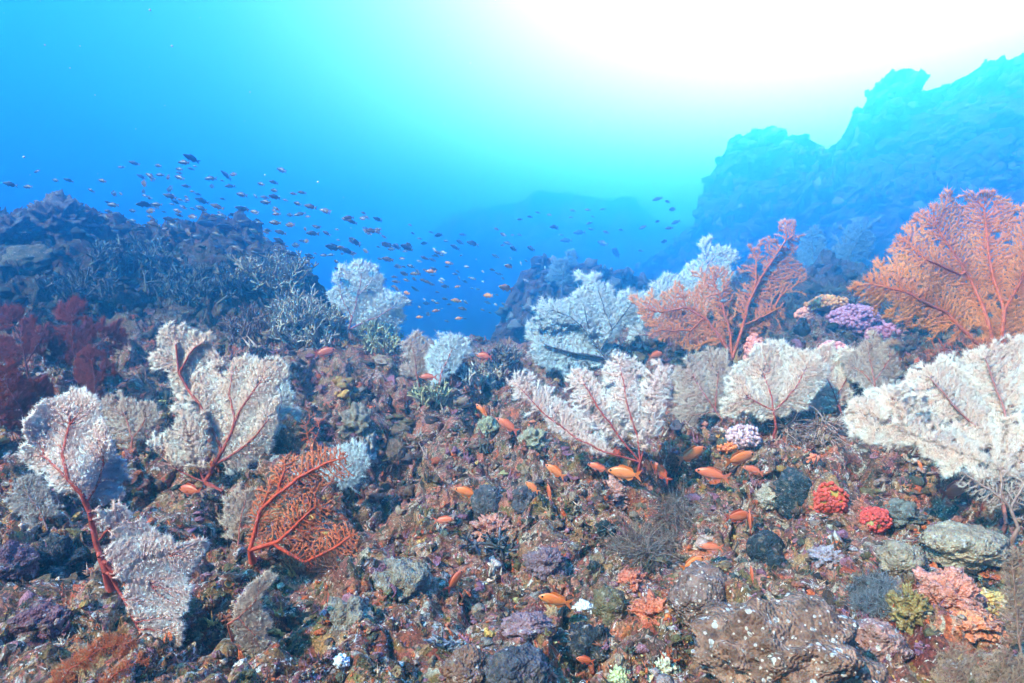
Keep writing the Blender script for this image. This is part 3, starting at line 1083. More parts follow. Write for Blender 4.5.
sea_fan('sea_fan', 'deep orange sea fan fringe below the large rusty bush at right',
        [[(925, 345), (940, 332), (965, 336), (1000, 340), (1035, 345), (1040, 366), (1000, 360), (970, 356), (948, 368), (934, 362)]],
        (1010, 378), [[(1010, 378), (980, 352), (940, 350)], [(1000, 366), (1025, 352)]], 'rust', sp=3.4, seed=19, fuzz=3, yoff=-.2)
# --- middle right row
sea_fan('sea_fan', 'greyish tan sea fan just right of the centre white fan',
        [[(668, 404), (676, 376), (690, 358), (706, 348), (720, 350), (732, 364), (730, 382), (744, 392), (736, 410), (714, 418), (690, 426), (672, 422)]],
        (722, 420), [[(722, 420), (708, 400), (695, 380)], [(715, 410), (718, 375)]], 'tan', sp=1.70, seed=20, yoff=-.02)
sea_fan('sea_fan', 'cream sea fan mat with lacy edge between the tan fans on the right',
        [[(722, 410), (722, 386), (738, 366), (752, 352), (770, 342), (788, 344), (806, 348), (822, 362), (824, 384), (812, 404), (788, 416), (760, 422), (734, 420)]],
        (776, 428), [[(776, 428), (772, 400), (764, 375)], [(774, 412), (795, 385), (806, 368)], [(774, 412), (750, 398)]], 'cream', sp=1.65, seed=21, yoff=-.05)
sea_fan('sea_fan', 'pale cream sea fan with red centre stem left of the upright tan fan',
        [[(796, 400), (800, 368), (814, 350), (834, 346), (852, 352), (862, 374), (856, 398), (838, 410), (816, 412)]],
        (842, 414), [[(842, 414), (830, 390), (822, 368)], [(834, 398), (848, 376)]], 'cream', sp=1.65, seed=22, yoff=-.05)
sea_fan('sea_fan', 'upright tan sea fan like a half disc in front of the rusty bush',
        [[(842, 372), (846, 350), (862, 338), (880, 332), (896, 338), (902, 354), (904, 372), (894, 386), (876, 392), (856, 388)]],
        (874, 402), [[(874, 402), (874, 380), (868, 350)], [(874, 382), (890, 358)], [(874, 385), (855, 368)]], 'tan', sp=1.52, seed=23, yoff=-.05)
sea_fan('sea_fan', 'broad white table of sea fan reaching in from the right edge',
        [[(838, 412), (848, 402), (868, 394), (890, 388), (908, 386), (926, 396), (932, 420), (924, 444), (900, 452), (874, 446), (850, 434)],
         [(896, 396), (904, 378), (924, 366), (944, 358), (964, 350), (990, 352), (992, 342), (1024, 336), (1070, 332), (1090, 380), (1060, 420), (1024, 420), (984, 424), (950, 420), (918, 424)],
         [(900, 446), (940, 428), (980, 422), (1024, 420), (1070, 424), (1070, 476), (1010, 480), (960, 472), (925, 462)]],
        (1006, 524), [[(1006, 524), (1000, 486), (985, 462), (950, 446), (905, 430), (868, 416)], [(1000, 486), (985, 440), (950, 400), (930, 378)], [(1000, 486), (1005, 430), (990, 380), (985, 358)], [(1000, 486), (1040, 430), (1060, 370)], [(985, 462), (1040, 448)], [(905, 432), (895, 405)]],
        'cream', sp=1.65, seed=24, dz=[-.05, .02, -.06], fuzz=19, flen=3.6, lean=.55, rmax=6, yoff=-.18, thr=6, stemcol=(.34, .11, .08))
sea_fan('sea_fan', 'bare pinkish brown gorgonian trunk under the broad white table',
        [[(958, 474), (980, 462), (1020, 466), (1040, 490), (1030, 520), (1005, 516), (985, 505), (968, 492)]],
        (1018, 528), [[(1018, 528), (1010, 508), (990, 488), (962, 472)], [(1010, 508), (1026, 480)], [(1000, 498), (1000, 470)]], 'tan', sp=3.0, fuzz=8, flen=3.2, rt=.6, seed=25, thr=8, yoff=-.28, stemcol=(.30, .17, .13))
# --- bluish fans by the cliff
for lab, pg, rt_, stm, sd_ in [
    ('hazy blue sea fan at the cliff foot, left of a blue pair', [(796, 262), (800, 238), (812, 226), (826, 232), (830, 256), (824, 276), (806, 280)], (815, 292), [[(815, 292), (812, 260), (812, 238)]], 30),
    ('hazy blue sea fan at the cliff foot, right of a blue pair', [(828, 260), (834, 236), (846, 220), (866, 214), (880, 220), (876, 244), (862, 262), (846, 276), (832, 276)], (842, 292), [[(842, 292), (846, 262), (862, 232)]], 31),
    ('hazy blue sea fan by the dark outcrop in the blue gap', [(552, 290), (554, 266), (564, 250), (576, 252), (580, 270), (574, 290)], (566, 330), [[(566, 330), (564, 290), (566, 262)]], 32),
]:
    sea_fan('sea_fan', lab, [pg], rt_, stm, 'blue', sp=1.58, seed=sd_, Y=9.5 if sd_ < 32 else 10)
# --- dark red fans at left
for lab, pg, rt_, stm, sd_ in [
    ('dark red sea fan at the left frame edge, lowest of the red clump', [(-30, 372), (-10, 356), (20, 372), (46, 384), (58, 404), (40, 420), (12, 424), (-25, 410)], (30, 436), [[(30, 436), (22, 405), (5, 380)], [(28, 420), (45, 395)]], 40),
    ('dark red sea fan at the left frame edge, below the brown coral mound', [(-20, 330), (0, 308), (24, 306), (44, 320), (50, 344), (36, 362), (8, 364), (-18, 352)], (30, 385), [[(30, 385), (22, 350), (14, 325)], [(26, 365), (42, 335)]], 41),
    ('dark red sea fan in the middle of the red clump at left', [(44, 346), (50, 316), (62, 300), (82, 304), (100, 322), (124, 330), (128, 346), (108, 356), (90, 352), (70, 362), (52, 362)], (78, 382), [[(78, 382), (74, 350), (72, 318)], [(76, 360), (105, 338)]], 42),
    ('dark red sea fan with a pointed lower tip, nearest the white fan at left', [(74, 386), (76, 360), (88, 346), (104, 350), (112, 370), (108, 390), (96, 402), (82, 400)], (96, 412), [[(96, 412), (94, 385), (92, 360)]], 43),
]:
    sea_fan('sea_fan', lab, [pg], rt_, stm, 'red', sp=1.75, seed=sd_, fuzz=19, flen=3.4, holes=.3, frill=6, bulge=.03, group='dark red sea fans on the left ridge')
# --- bottom left and right orange fronds
sea_fan('sea_fan', 'rust orange frond arching over the bottom left corner',
        [[(48, 684), (58, 664), (78, 648), (100, 638), (124, 635), (138, 642), (126, 654), (100, 664), (76, 680), (60, 696)]], (50, 700), [[(50, 700), (70, 668), (100, 648), (130, 642)]], 'rust', sp=1.70, seed=50, fuzz=4, flen=3.4, yoff=-.06)
sea_fan('sea_fan', 'lower rust orange frond under the arching one at bottom left',
        [[(92, 690), (104, 672), (124, 660), (144, 654), (146, 664), (128, 676), (112, 692)]], (95, 700), [[(95, 700), (112, 676), (140, 660)]], 'rust', sp=1.70, seed=51, fuzz=4, flen=3.4, yoff=-.06)
sea_fan('sea_fan', 'brown feathery frond at the bottom right corner',
        [[(930, 690), (936, 660), (950, 644), (972, 648), (990, 656), (1010, 648), (1040, 660), (1040, 700), (960, 705)]], (985, 712), [[(985, 712), (965, 680), (950, 655)], [(985, 712), (1000, 676)], [(985, 712), (1024, 672)]], 'brown', sp=2.4, seed=52, fuzz=9, flen=3.6, yoff=-.05, thr=6)
sea_fan('sea_fan', 'brown frond climbing the right frame edge above the corner',
        [[(1000, 640), (1002, 590), (1008, 555), (1020, 545), (1040, 550), (1045, 640)]], (1022, 660), [[(1022, 660), (1014, 610), (1012, 565)], [(1018, 640), (1032, 590)]], 'brown', sp=2.4, seed=53, fuzz=9, flen=3.6, rt=.4, yoff=-.1, thr=6)

cliff_cover(bpy.data.objects['reef_cliff'], 4600, 1.2, 5.5, 'cliff_growth', 'coral lumps and crusts covering the far blue cliff', 3)
cliff_cover(bpy.data.objects['reef_outcrop'], 500, 1.5, 6, 'outcrop_growth', 'coral lumps over the dark outcrop past the gap', 4)

# ------------------------------------------------------------------ rocks, sponges, soft corals


def lump(name, label, cat, u, v, rx, ry, cols, seed, mat=None, amp=.22, freq=1.6, cell=0., flat=.7, sub=5, depth=1., lift=0., group=None, parent=None):
    """a lumpy body sitting half sunk in the reef; rx, ry in pixels"""
    p, Y = ground(u, v + ry * .45)
    m = Y / F
    V, T = ICO[sub]
    n = fbm(V * freq + seed * 7.1, seed, 4, .55) + .28 * fbm(V * freq * 6 + seed, seed + 60, 3, .6)
    d = 1 + amp * n
    if cell:
        w1, _ = worley2((V[:, 0] + V[:, 1] * .3) * 3.2 + seed, (V[:, 2] - V[:, 1] * .45) * 3.2, seed)
        d += cell * (.5 - w1)
    r3 = np.array([rx * m, (rx * .55 + ry * .45) * m * depth, ry * m * 1.1])
    G = V * d[:, None] * r3 + p + np.array([0, r3[1] * .25, ry * m * (.02 + lift)])
    c0, c1 = np.array(cols[0]), np.array(cols[1])
    w = np.clip(.5 + .9 * fbm(V * freq * 2.2 + seed, seed + 40, 3), 0, 1)[:, None]
    c = c0 * (1 - w) + c1 * w
    return tag(build(name, G, None, T, mat=mat or M_LUMP, col=c, origin=p), label, cat, group)


lump('boulder', 'brown boulder dotted with white specks at the bottom right of centre', 'rock', 790, 645, 80, 46, ((.17, .08, .05), (.27, .14, .09)), 1, M_REEF, .24, 2.2)
SPOT = tint_mat('speckled_rock', .85, .2, .6, 45, .8, 150)
crust(SPOT, .40)


def add_spots(m, scale=52, size=.30, keep=.45, col=(.6, .54, .48)):
    nt = m.node_tree
    b = nt.nodes['Principled BSDF']
    src = b.inputs['Base Color'].links[0].from_socket
    co = N(nt, 'ShaderNodeTexCoord')
    vo = N(nt, 'ShaderNodeTexVoronoi')
    vo.inputs['Scale'].default_value = scale
    L(nt, co.outputs['Object'], vo.inputs['Vector'])
    sc = N(nt, 'ShaderNodeSeparateColor')
    L(nt, vo.outputs['Color'], sc.inputs[0])
    a = N(nt, 'ShaderNodeMath', operation='MULTIPLY')
    a.inputs[1].default_value = size * 1.3
    L(nt, sc.outputs[2], a.inputs[0])
    lt = N(nt, 'ShaderNodeMath', operation='LESS_THAN')
    L(nt, vo.outputs['Distance'], lt.inputs[0])
    L(nt, a.outputs[0], lt.inputs[1])
    gt = N(nt, 'ShaderNodeMath', operation='GREATER_THAN')
    gt.inputs[1].default_value = keep
    L(nt, sc.outputs[0], gt.inputs[0])
    mu = N(nt, 'ShaderNodeMath', operation='MULTIPLY')
    L(nt, lt.outputs[0], mu.inputs[0])
    L(nt, gt.outputs[0], mu.inputs[1])
    mi = N(nt, 'ShaderNodeMixRGB')
    L(nt, mu.outputs[0], mi.inputs[0])
    L(nt, src, mi.inputs[1])
    mi.inputs[2].default_value = (*col, 1)
    L(nt, mi.outputs[0], b.inputs['Base Color'])


add_spots(SPOT, 60, .30, .30, (.44, .37, .31))
add_spots(SPOT, 110, .34, .55, (.48, .38, .32))
bpy.data.objects['boulder'].data.materials[0] = SPOT
lumps = [
    ('boulder', 'smaller reddish boulder with white specks above the big speckled one', 'rock', 708, 590, 34, 30, ((.17, .09, .07), (.22, .13, .10)), 2, SPOT, .2, 1.4),
    ('boulder', 'pale whitish flat rock under the broad white table on the right', 'rock', 968, 540, 40, 20, ((.27, .19, .12), (.38, .29, .19)), 3, None, .2, 1.5),
    ('boulder', 'beige pitted rock left of the whitish flat rock', 'rock', 905, 556, 24, 18, ((.23, .16, .10), (.32, .23, .15)), 4, None, .2, 1.6),
    ('boulder', 'rose brown rock beside the grey tuft at lower right', 'rock', 882, 638, 26, 20, ((.26, .13, .10), (.36, .18, .15)), 5, SPOT, .2, 1.5),
    ('boulder', 'grey brown rock at the lower right between boulder and frond', 'rock', 905, 672, 34, 18, ((.14, .11, .10), (.20, .15, .13)), 6, None, .25, 1.6),
    ('sponge', 'black round sponge like a cushion on the right of the reef', 'sponge', 768, 544, 19, 17, ((.012, .016, .02), (.02, .028, .032)), 7, None, .10, 1.5),
    ('sponge', 'small black sponge just below the black cushion', 'sponge', 778, 562, 11, 9, ((.012, .016, .02), (.02, .028, .03)), 8, None, .12, 1.5),
    ('sponge', 'dark teal sponge left of the red ball coral', 'sponge', 796, 488, 18, 24, ((.015, .025, .03), (.025, .04, .045)), 9, None, .2, 1.5),
    ('sponge', 'small black tuft sponge between pink crust and brown hydroids', 'sponge', 606, 527, 10, 8, ((.012, .015, .016), (.02, .03, .028)), 10, None, .3, 3),
    ('sponge', 'small black sponge under the brown hydroid clump', 'sponge', 595, 568, 8, 8, ((.012, .015, .016), (.02, .03, .028)), 11, None, .3, 3),
    ('sponge', 'black sponge mass by the lower centre beside a white flake', 'sponge', 592, 645, 24, 22, ((.012, .014, .02), (.02, .025, .03)), 12, None, .35, 2.2),
    ('sponge', 'slate grey slab sponge at the bottom centre', 'sponge', 512, 668, 34, 24, ((.045, .04, .045), (.085, .07, .08)), 13, None, .25, 1.4),
    ('sponge', 'rusty brown slab sponge left of the slate grey slab', 'sponge', 466, 668, 24, 22, ((.14, .07, .05), (.22, .10, .06)), 14, None, .25, 1.5),
    ('sponge', 'slate blue sponge in a hollow right of the orange specks', 'sponge', 488, 500, 17, 18, ((.045, .045, .05), (.075, .07, .075)), 15, None, .2, 1.5),
    ('sponge', 'dark grey sponge beside the slate blue sponge', 'sponge', 526, 497, 15, 15, ((.05, .045, .055), (.08, .065, .075)), 16, None, .22, 1.8),
    ('sponge', 'dark plum sponge at lower right edge of small speckled boulder', 'sponge', 722, 640, 24, 16, ((.045, .04, .055), (.07, .06, .08)), 17, None, .2, 1.6),
    ('sponge', 'dull brown barrel sponge in the shadow right of the lumpy coral', 'sponge', 392, 448, 16, 14, ((.16, .09, .05), (.24, .13, .08)), 18, None, .12, 1.3),
    ('sponge', 'upper brown sponge above the dull brown barrel one', 'sponge', 398, 428, 14, 9, ((.15, .09, .05), (.22, .13, .08)), 19, None, .12, 1.3),
    ('leather_coral', 'knobbly tan coral patch at the centre left foreground', 'coral', 398, 582, 34, 26, ((.17, .12, .085), (.26, .20, .14)), 20, None, .22, 1.6, .35),
    ('leather_coral', 'second knobbly tan coral lower left of the centre one', 'coral', 346, 618, 26, 22, ((.15, .11, .08), (.22, .17, .125)), 21, None, .25, 1.6, .35),
    ('leather_coral', 'pale grey lumpy coral hooked around a brown sponge', 'coral', 356, 420, 20, 16, ((.20, .15, .10), (.30, .24, .17)), 22, None, .25, 2, .5),
    ('leather_coral', 'pale lumpy knob coral left of the dark cave', 'coral', 366, 446, 10, 17, ((.32, .27, .22), (.46, .40, .34)), 23, None, .25, 2, .5),
    ('leather_coral', 'pale green lump coral left of the centre fan stem', 'coral', 533, 437, 14, 11, ((.25, .22, .13), (.36, .32, .21)), 24, None, .3, 2.2, .4),
    ('leather_coral', 'mint green blob coral by two orange fish', 'coral', 487, 425, 10, 11, ((.26, .26, .15), (.40, .38, .24)), 25, None, .3, 2.2, .4),
    ('leather_coral', 'beige cauliflower coral left of the dark teal sponge', 'coral', 771, 494, 13, 11, ((.32, .25, .18), (.44, .35, .26)), 26, None, .25, 2.2, .45),
    ('brain_coral', 'olive brown round coral mound at the left ridge', 'coral', 28, 256, 24, 16, ((.06, .06, .035), (.11, .095, .05)), 27, None, .12, 1.5, .15),
    ('plate_coral', 'dark craggy coral head crowning the left ridge', 'coral', 55, 216, 26, 20, ((.05, .05, .05), (.10, .09, .08)), 28, None, .45, 2.6, .3),
    ('plate_coral', 'dark coral head at the far left end of the ridge', 'coral', 8, 226, 18, 14, ((.05, .05, .05), (.10, .09, .08)), 29, None, .45, 2.6, .3),
    ('encrusting_alga', 'wine purple crust below the left white fan', 'alga', 38, 618, 28, 18, ((.11, .035, .05), (.15, .06, .07)), 30, None, .3, 1.6),
    ('encrusting_alga', 'wine purple crust cut by the left frame edge', 'alga', 8, 560, 22, 18, ((.10, .04, .06), (.14, .06, .08)), 31, None, .3, 1.6),
    ('encrusting_alga', 'mauve crust right of the grey finger coral', 'alga', 545, 560, 18, 12, ((.17, .09, .10), (.24, .14, .15)), 32, None, .35, 2.4),
    ('encrusting_alga', 'lilac crust around the lower orange fish', 'alga', 530, 625, 24, 12, ((.20, .10, .11), (.28, .16, .17)), 33, None, .35, 2.4),
    ('encrusting_alga', 'lilac white crust below the pair of red ball corals', 'alga', 832, 555, 18, 9, ((.24, .17, .19), (.38, .30, .31)), 34, None, .35, 3),
    ('sponge', 'white flake sponge at lower centre beside a lone orange fish', 'sponge', 584, 607, 10, 6, ((.66, .72, .76), (.8, .82, .84)), 35, None, .35, 2.5),
    ('sponge', 'white flake sponge near the bottom left of centre', 'sponge', 341, 660, 7, 6, ((.7, .72, .74), (.8, .82, .84)), 36, None, .3, 2.5),
    ('sponge', 'green yellow sponge at the bottom centre', 'sponge', 620, 676, 10, 9, ((.45, .50, .22), (.6, .62, .34)), 37, None, .4, 3),
    ('sponge', 'cream star shaped sponge at the bottom right of centre', 'sponge', 665, 668, 16, 12, ((.5, .45, .30), (.64, .58, .42)), 38, None, .45, 2.4),
    ('sponge', 'salmon crust sponge flowing at the right edge', 'sponge', 952, 590, 26, 26, ((.5, .17, .11), (.62, .24, .17)), 39, None, .4, 2.2),
    ('sponge', 'orange streak sponge below the salmon crust', 'sponge', 975, 622, 30, 10, ((.62, .17, .07), (.70, .26, .12)), 40, None, .4, 2.2),
    ('sponge', 'yellow streak sponge right of the salmon crust', 'sponge', 988, 600, 24, 8, ((.60, .34, .08), (.62, .40, .14)), 41, None, .45, 3),
    ('sponge', 'dark yellow sponge at the foot of the grey tuft', 'sponge', 912, 606, 18, 20, ((.20, .13, .04), (.32, .20, .06)), 42, None, .45, 3),
    ('sponge', 'orange red crust sponge nearest the small speckled boulder', 'sponge', 655, 610, 18, 12, ((.50, .12, .06), (.62, .19, .11)), 43, None, .6, 3.2),
    ('sponge', 'orange red crust sponge above the lower centre crust', 'sponge', 632, 580, 12, 9, ((.52, .12, .07), (.62, .19, .11)), 44, None, .6, 3.2),
    ('sponge', 'salmon crust sponge left of centre over the mauve crust', 'sponge', 493, 527, 17, 10, ((.44, .17, .12), (.55, .24, .18)), 45, None, .6, 3.2),
    ('sponge', 'pink crust sponge under the row of orange fish', 'sponge', 618, 490, 22, 12, ((.42, .19, .15), (.52, .28, .24)), 46, None, .5, 3.2),
    ('sponge', 'black sponge mat left of the dark hollow at lower left', 'sponge', 52, 562, 26, 22, ((.012, .014, .02), (.02, .022, .03)), 47, None, .4, 2.4),
    ('sponge', 'brown mound sponge with yellow tinge below the row of orange crusts', 'sponge', 612, 605, 20, 24, ((.10, .07, .03), (.16, .11, .05)), 48, None, .2, 1.5),
    ('sponge', 'blue grey flat sponge below the bare gorgonian trunk', 'sponge', 902, 512, 24, 12, ((.09, .09, .08), (.16, .16, .14)), 49, None, .3, 2),
]
for it in lumps:
    nm, lb, ct, u, v, rx, ry, cl, sd_, mt, am, fq = it[:12]
    lump(nm, lb, ct, u, v, rx, ry, cl, sd_, mt, am, fq, it[12] if len(it) > 12 else 0.)


def ball_coral(name, label, u, v, rx, ry, nb, c_ball, c_base, br, seed, cat='soft coral', tall=1.):
    nb, br = int(nb * 2.2), br * .66
    c_ball = tuple(.82 * np.array(c_ball))
    """soft coral: a fleshy base studded with rounded polyp heads"""
    r = np.random.default_rng(seed)
    p, Y = ground(u, v + ry * .5)
    m = Y / F
    o = empty(name, p)
    tag(o, label, cat)
    R3 = np.array([rx, (rx + ry) * .45, ry]) * m
    cen = p + np.array([0, 0, ry * m * .45])
    V, T = ICO[3]
    n = fbm(V * 1.8 + seed, seed, 3)
    build('base', V * (1 + .2 * n)[:, None] * R3 * .9 + cen, None, T, mat=M_NODE, parent=o, col=np.array(c_base) * np.ones((len(V), 1)))
    d = r.normal(size=(nb * 3, 3))
    d /= np.linalg.norm(d, axis=1, keepdims=True)
    d = d[(d[:, 1] < .5) & (d[:, 2] > -.55)][:nb]
    v2, t2 = ICO[2]
    VV, TT_, CC = [], [], []
    for i, q_ in enumerate(d):
        s = br * m * r.uniform(.65, 1.25)
        nn = 1 + .2 * fbm(q_ * 1.8 + seed, seed, 3)
        c = cen + q_ * R3 * float(nn)
        VV.append(c + v2 * s * r.uniform(.8, 1.2, 3))
        TT_.append(t2 + len(v2) * i)
        CC.append(np.clip(np.array(c_ball) * r.uniform(.75, 1.2), 0, .9) * np.ones((len(v2), 1)))
    build('polyp_heads', np.concatenate(VV), None, np.concatenate(TT_), mat=M_NODE, parent=o, col=np.concatenate(CC))
    return o


ball_coral('soft_coral', 'red ball coral, a rounded scarlet cluster with yellow rim on the right', 830, 500, 15, 17, 150, (.62, .075, .04), (.45, .27, .05), 2.6, 1)
ball_coral('soft_coral', 'lower red ball coral, a slanting scarlet cluster beside the rounded one', 873, 520, 15, 14, 140, (.62, .075, .055), (.30, .23, .09), 2.4, 2)
ball_coral('soft_coral', 'mauve pink soft coral in front of the rusty bush', 852, 322, 24, 15, 170, (.44, .19, .26), (.28, .10, .16), 3.0, 3)
ball_coral('soft_coral', 'rose soft coral lower right of the mauve one', 888, 338, 22, 13, 130, (.46, .16, .2), (.28, .08, .11), 2.8, 4)
ball_coral('soft_coral', 'upright salmon soft coral below the twin trunked bush', 754, 350, 8, 15, 70, (.80, .28, .20), (.5, .14, .08), 2.7, 5)
ball_coral('soft_coral', 'rounded pink soft coral above the cream lacy fan', 832, 350, 13, 8, 60, (.82, .30, .27), (.5, .15, .12), 2.8, 6)
ball_coral('soft_coral', 'yellow orange soft coral tilted at the foot of the blue fans', 828, 304, 18, 8, 70, (.60, .26, .07), (.45, .18, .05), 3.0, 7)
ball_coral('soft_coral', 'peach soft coral left of the yellow orange one', 806, 316, 9, 9, 50, (.78, .34, .22), (.5, .2, .12), 2.8, 8)
ball_coral('soft_coral', 'pale pink cauliflower soft coral under the tan fan on the right', 742, 437, 15, 13, 100, (.66, .42, .42), (.45, .26, .26), 2.5, 9)
ball_coral('soft_coral', 'pale pink soft coral knob left of the greyish tan fan', 696, 372, 8, 8, 40, (.75, .36, .34), (.5, .2, .18), 2.6, 10)
ball_coral('soft_coral', 'small orange soft coral beads under the pale pink cauliflower', 727, 448, 9, 5, 36, (.80, .22, .06), (.5, .12, .05), 2.2, 11)
ball_coral('soft_coral', 'round orange knob coral above the dark teal sponge', 812, 460, 6, 6, 26, (.80, .22, .10), (.6, .15, .07), 2.6, 12)


def staghorn(name, label, u, v, rx, ry, n, col, seed, ln=13, rad=1.5, cat='coral', up=1.0, Y=None, group=None, mat=None):
    """thicket of forking stony fingers"""
    r = np.random.default_rng(seed)
    p, Yc = ground(u, v)
    A, B, RA, RB, CL = [], [], [], [], []

    def grow(a, d, l, rr, lev, c):
        b_ = a + d * l
        A.append(a); B.append(b_); RA.append(rr); RB.append(rr * .72); CL.append(c)
        if lev > 0:
            for k in range(r.integers(2, 4)):
                nd = d + r.normal(0, .55, 3)
                nd[2] = abs(nd[2]) * up + .1
                nd /= np.linalg.norm(nd)
                grow(b_, nd, l * r.uniform(.55, .85), rr * .74, lev - 1, c)
    for i in range(n):
        a_ = r.uniform(0, 2 * math.pi)
        q_ = math.sqrt(r.uniform(0, 1))
        uu, vv = u + rx * q_ * math.cos(a_), v + ry * q_ * math.sin(a_)
        pp, Y_ = ground(uu, vv)
        if abs(Y_ - Yc) > .12 * Yc:
            continue
        m = Y_ / F
        d = np.array([r.normal(0, .5), r.normal(-.25, .4), 1.0 * up])
        d /= np.linalg.norm(d)
        c = np.array(col) * r.uniform(.6, 1.25)
        grow(pp - d * 3 * m, d, ln * m * r.uniform(.5, 1.0), rad * m, 2, c)
    V, Qd = tubes(np.array(A), np.array(B), np.array(RA), np.array(RB), 5)
    cc = np.repeat(np.array(CL), 10, axis=0)
    # paler tips
    return tag(build(name, V, Qd, mat=mat or M_BRANCH, col=np.clip(cc, 0, .85), origin=p), label, cat, group)


staghorn('staghorn_coral', 'pale brown staghorn thicket on the ridge shoulder left of the round pale fan', 306, 328, 34, 22, 150, (.40, .34, .25), 1)
staghorn('staghorn_coral', 'dim staghorn thicket on the ridge crest under the fish school', 268, 282, 44, 16, 150, (.30, .26, .17), 2)
staghorn('staghorn_coral', 'olive staghorn tuft between the round pale fan and the small pair', 380, 345, 18, 12, 60, (.34, .32, .18), 3, 11)
staghorn('staghorn_coral', 'yellowish staghorn sprig on the slope below the small pair of fans', 433, 402, 12, 6, 26, (.50, .45, .25), 4, 13)
staghorn('staghorn_coral', 'pale staghorn clump on the crest left of the centre fan', 485, 382, 20, 10, 60, (.44, .38, .30), 5, 11)
staghorn('finger_coral', 'grey finger shaped coral bent over the slope left of centre', 494, 552, 20, 6, 16, (.15, .14, .15), 6, 16, 2.4, up=.5)
staghorn('finger_coral', 'pale grey finger coral curling at the bottom centre', 455, 650, 10, 8, 10, (.22, .21, .22), 7, 14, 2.2, up=.6)
staghorn('staghorn_coral', 'brown staghorn bush above the largest white fan', 245, 335, 22, 12, 60, (.20, .12, .09), 8, 12)
staghorn('staghorn_coral', 'dusky staghorn bush left of the turquoise fan', 505, 362, 16, 8, 40, (.26, .22, .19), 9, 11)


staghorn('staghorn_coral', 'dark staghorn thicket on the left ridge top right of the craggy heads', 130, 262, 40, 14, 120, (.12, .13, .10), 12, 10)
staghorn('staghorn_coral', 'dark staghorn thicket in the middle of the left ridge', 190, 290, 46, 16, 140, (.10, .11, .09), 13, 10)
staghorn('staghorn_coral', 'dusky staghorn patch above the dark red fans', 80, 292, 40, 12, 90, (.10, .10, .09), 14, 10)


def tuft(name, label, u, v, rx, ry, n, ln, col, seed, rad=.5, cat='hydroid', curl=.5, lean=(0, -.3, .8)):
    """a bush of fine bent threads"""
    r = np.random.default_rng(seed)
    p, Yc = ground(u, v)
    A, B, RA, CL = [], [], [], []
    for i in range(n):
        a_ = r.uniform(0, 2 * math.pi)
        q_ = math.sqrt(r.uniform(0, 1))
        pp, Y_ = ground(u + rx * q_ * math.cos(a_), v + ry * q_ * math.sin(a_))
        m = Y_ / F
        d = np.array(lean) + r.normal(0, .55, 3)
        c = np.array(col) * r.uniform(.55, 1.3)
        a = pp
        for k in range(4):
            d = d + r.normal(0, curl * .5, 3) + np.array([0, 0, -.08])
            d /= np.linalg.norm(d)
            b_ = a + d * ln * m * .25 * r.uniform(.7, 1.3)
            A.append(a); B.append(b_); RA.append(rad * m * (1 - .18 * k)); CL.append(c)
            a = b_
    A, B, RA = np.array(A), np.array(B), np.array(RA)
    V, Qd = tubes(A, B, RA, RA * .85, 3)
    return tag(build(name, V, Qd, mat=M_BRANCH, col=np.repeat(np.array(CL), 6, axis=0), origin=p), label, cat)


tuft('hydroid', 'brown stringy hydroid clump hanging right of the row of orange fish', 678, 512, 17, 20, 650, 30, (.20, .14, .11), 1, lean=(-.2, -.6, -.1))
tuft('hydroid', 'brown stringy hydroid clump spreading lower left of the hanging one', 646, 546, 28, 12, 700, 28, (.24, .17, .14), 2, lean=(-.4, -.5, .2))
tuft('hydroid', 'steel grey bristly tuft in the lower right foreground', 872, 596, 26, 20, 1100, 13, (.17, .17, .18), 3, lean=(.1, -.4, .8), curl=.8)
tuft('hydroid', 'rust brown thread tuft under the curving orange fan', 312, 568, 26, 10, 500, 22, (.26, .09, .05), 4, lean=(-.3, -.4, .4))
tuft('hydroid', 'small orange brown tuft below the centre fan base', 668, 462, 14, 5, 160, 16, (.42, .14, .08), 5, lean=(0, -.3, .8))
tuft('hydroid', 'pinkish brown root tangle under the cream lacy fan', 808, 430, 26, 14, 420, 26, (.36, .23, .19), 6, rad=.8, lean=(.2, -.5, -.1))
tuft('hydroid', 'dull brown tuft beside the short orange sprig', 285, 440, 16, 14, 420, 20, (.12, .10, .07), 7, lean=(0, -.3, .8))

# ------------------------------------------------------------------ small encrusting growth (uncountable)
PALG = [np.array(c) for c in [(.26, .12, .20), (.33, .16, .22), (.10, .07, .06), (.18, .12, .09), (.36, .29, .23), (.05, .045, .05), (.52, .14, .06), (.46, .20, .15), (.15, .13, .06),
                              (.58, .52, .48), (.20, .08, .06), (.13, .10, .12), (.30, .22, .14), (.42, .33, .32), (.09, .10, .08), (.55, .36, .12)]]
WG = np.array([6, 5, 10, 12, 10, 10, 5, 6, 10, 6, 8, 5, 10, 5, 8, 1.2])
WG = WG / WG.sum()


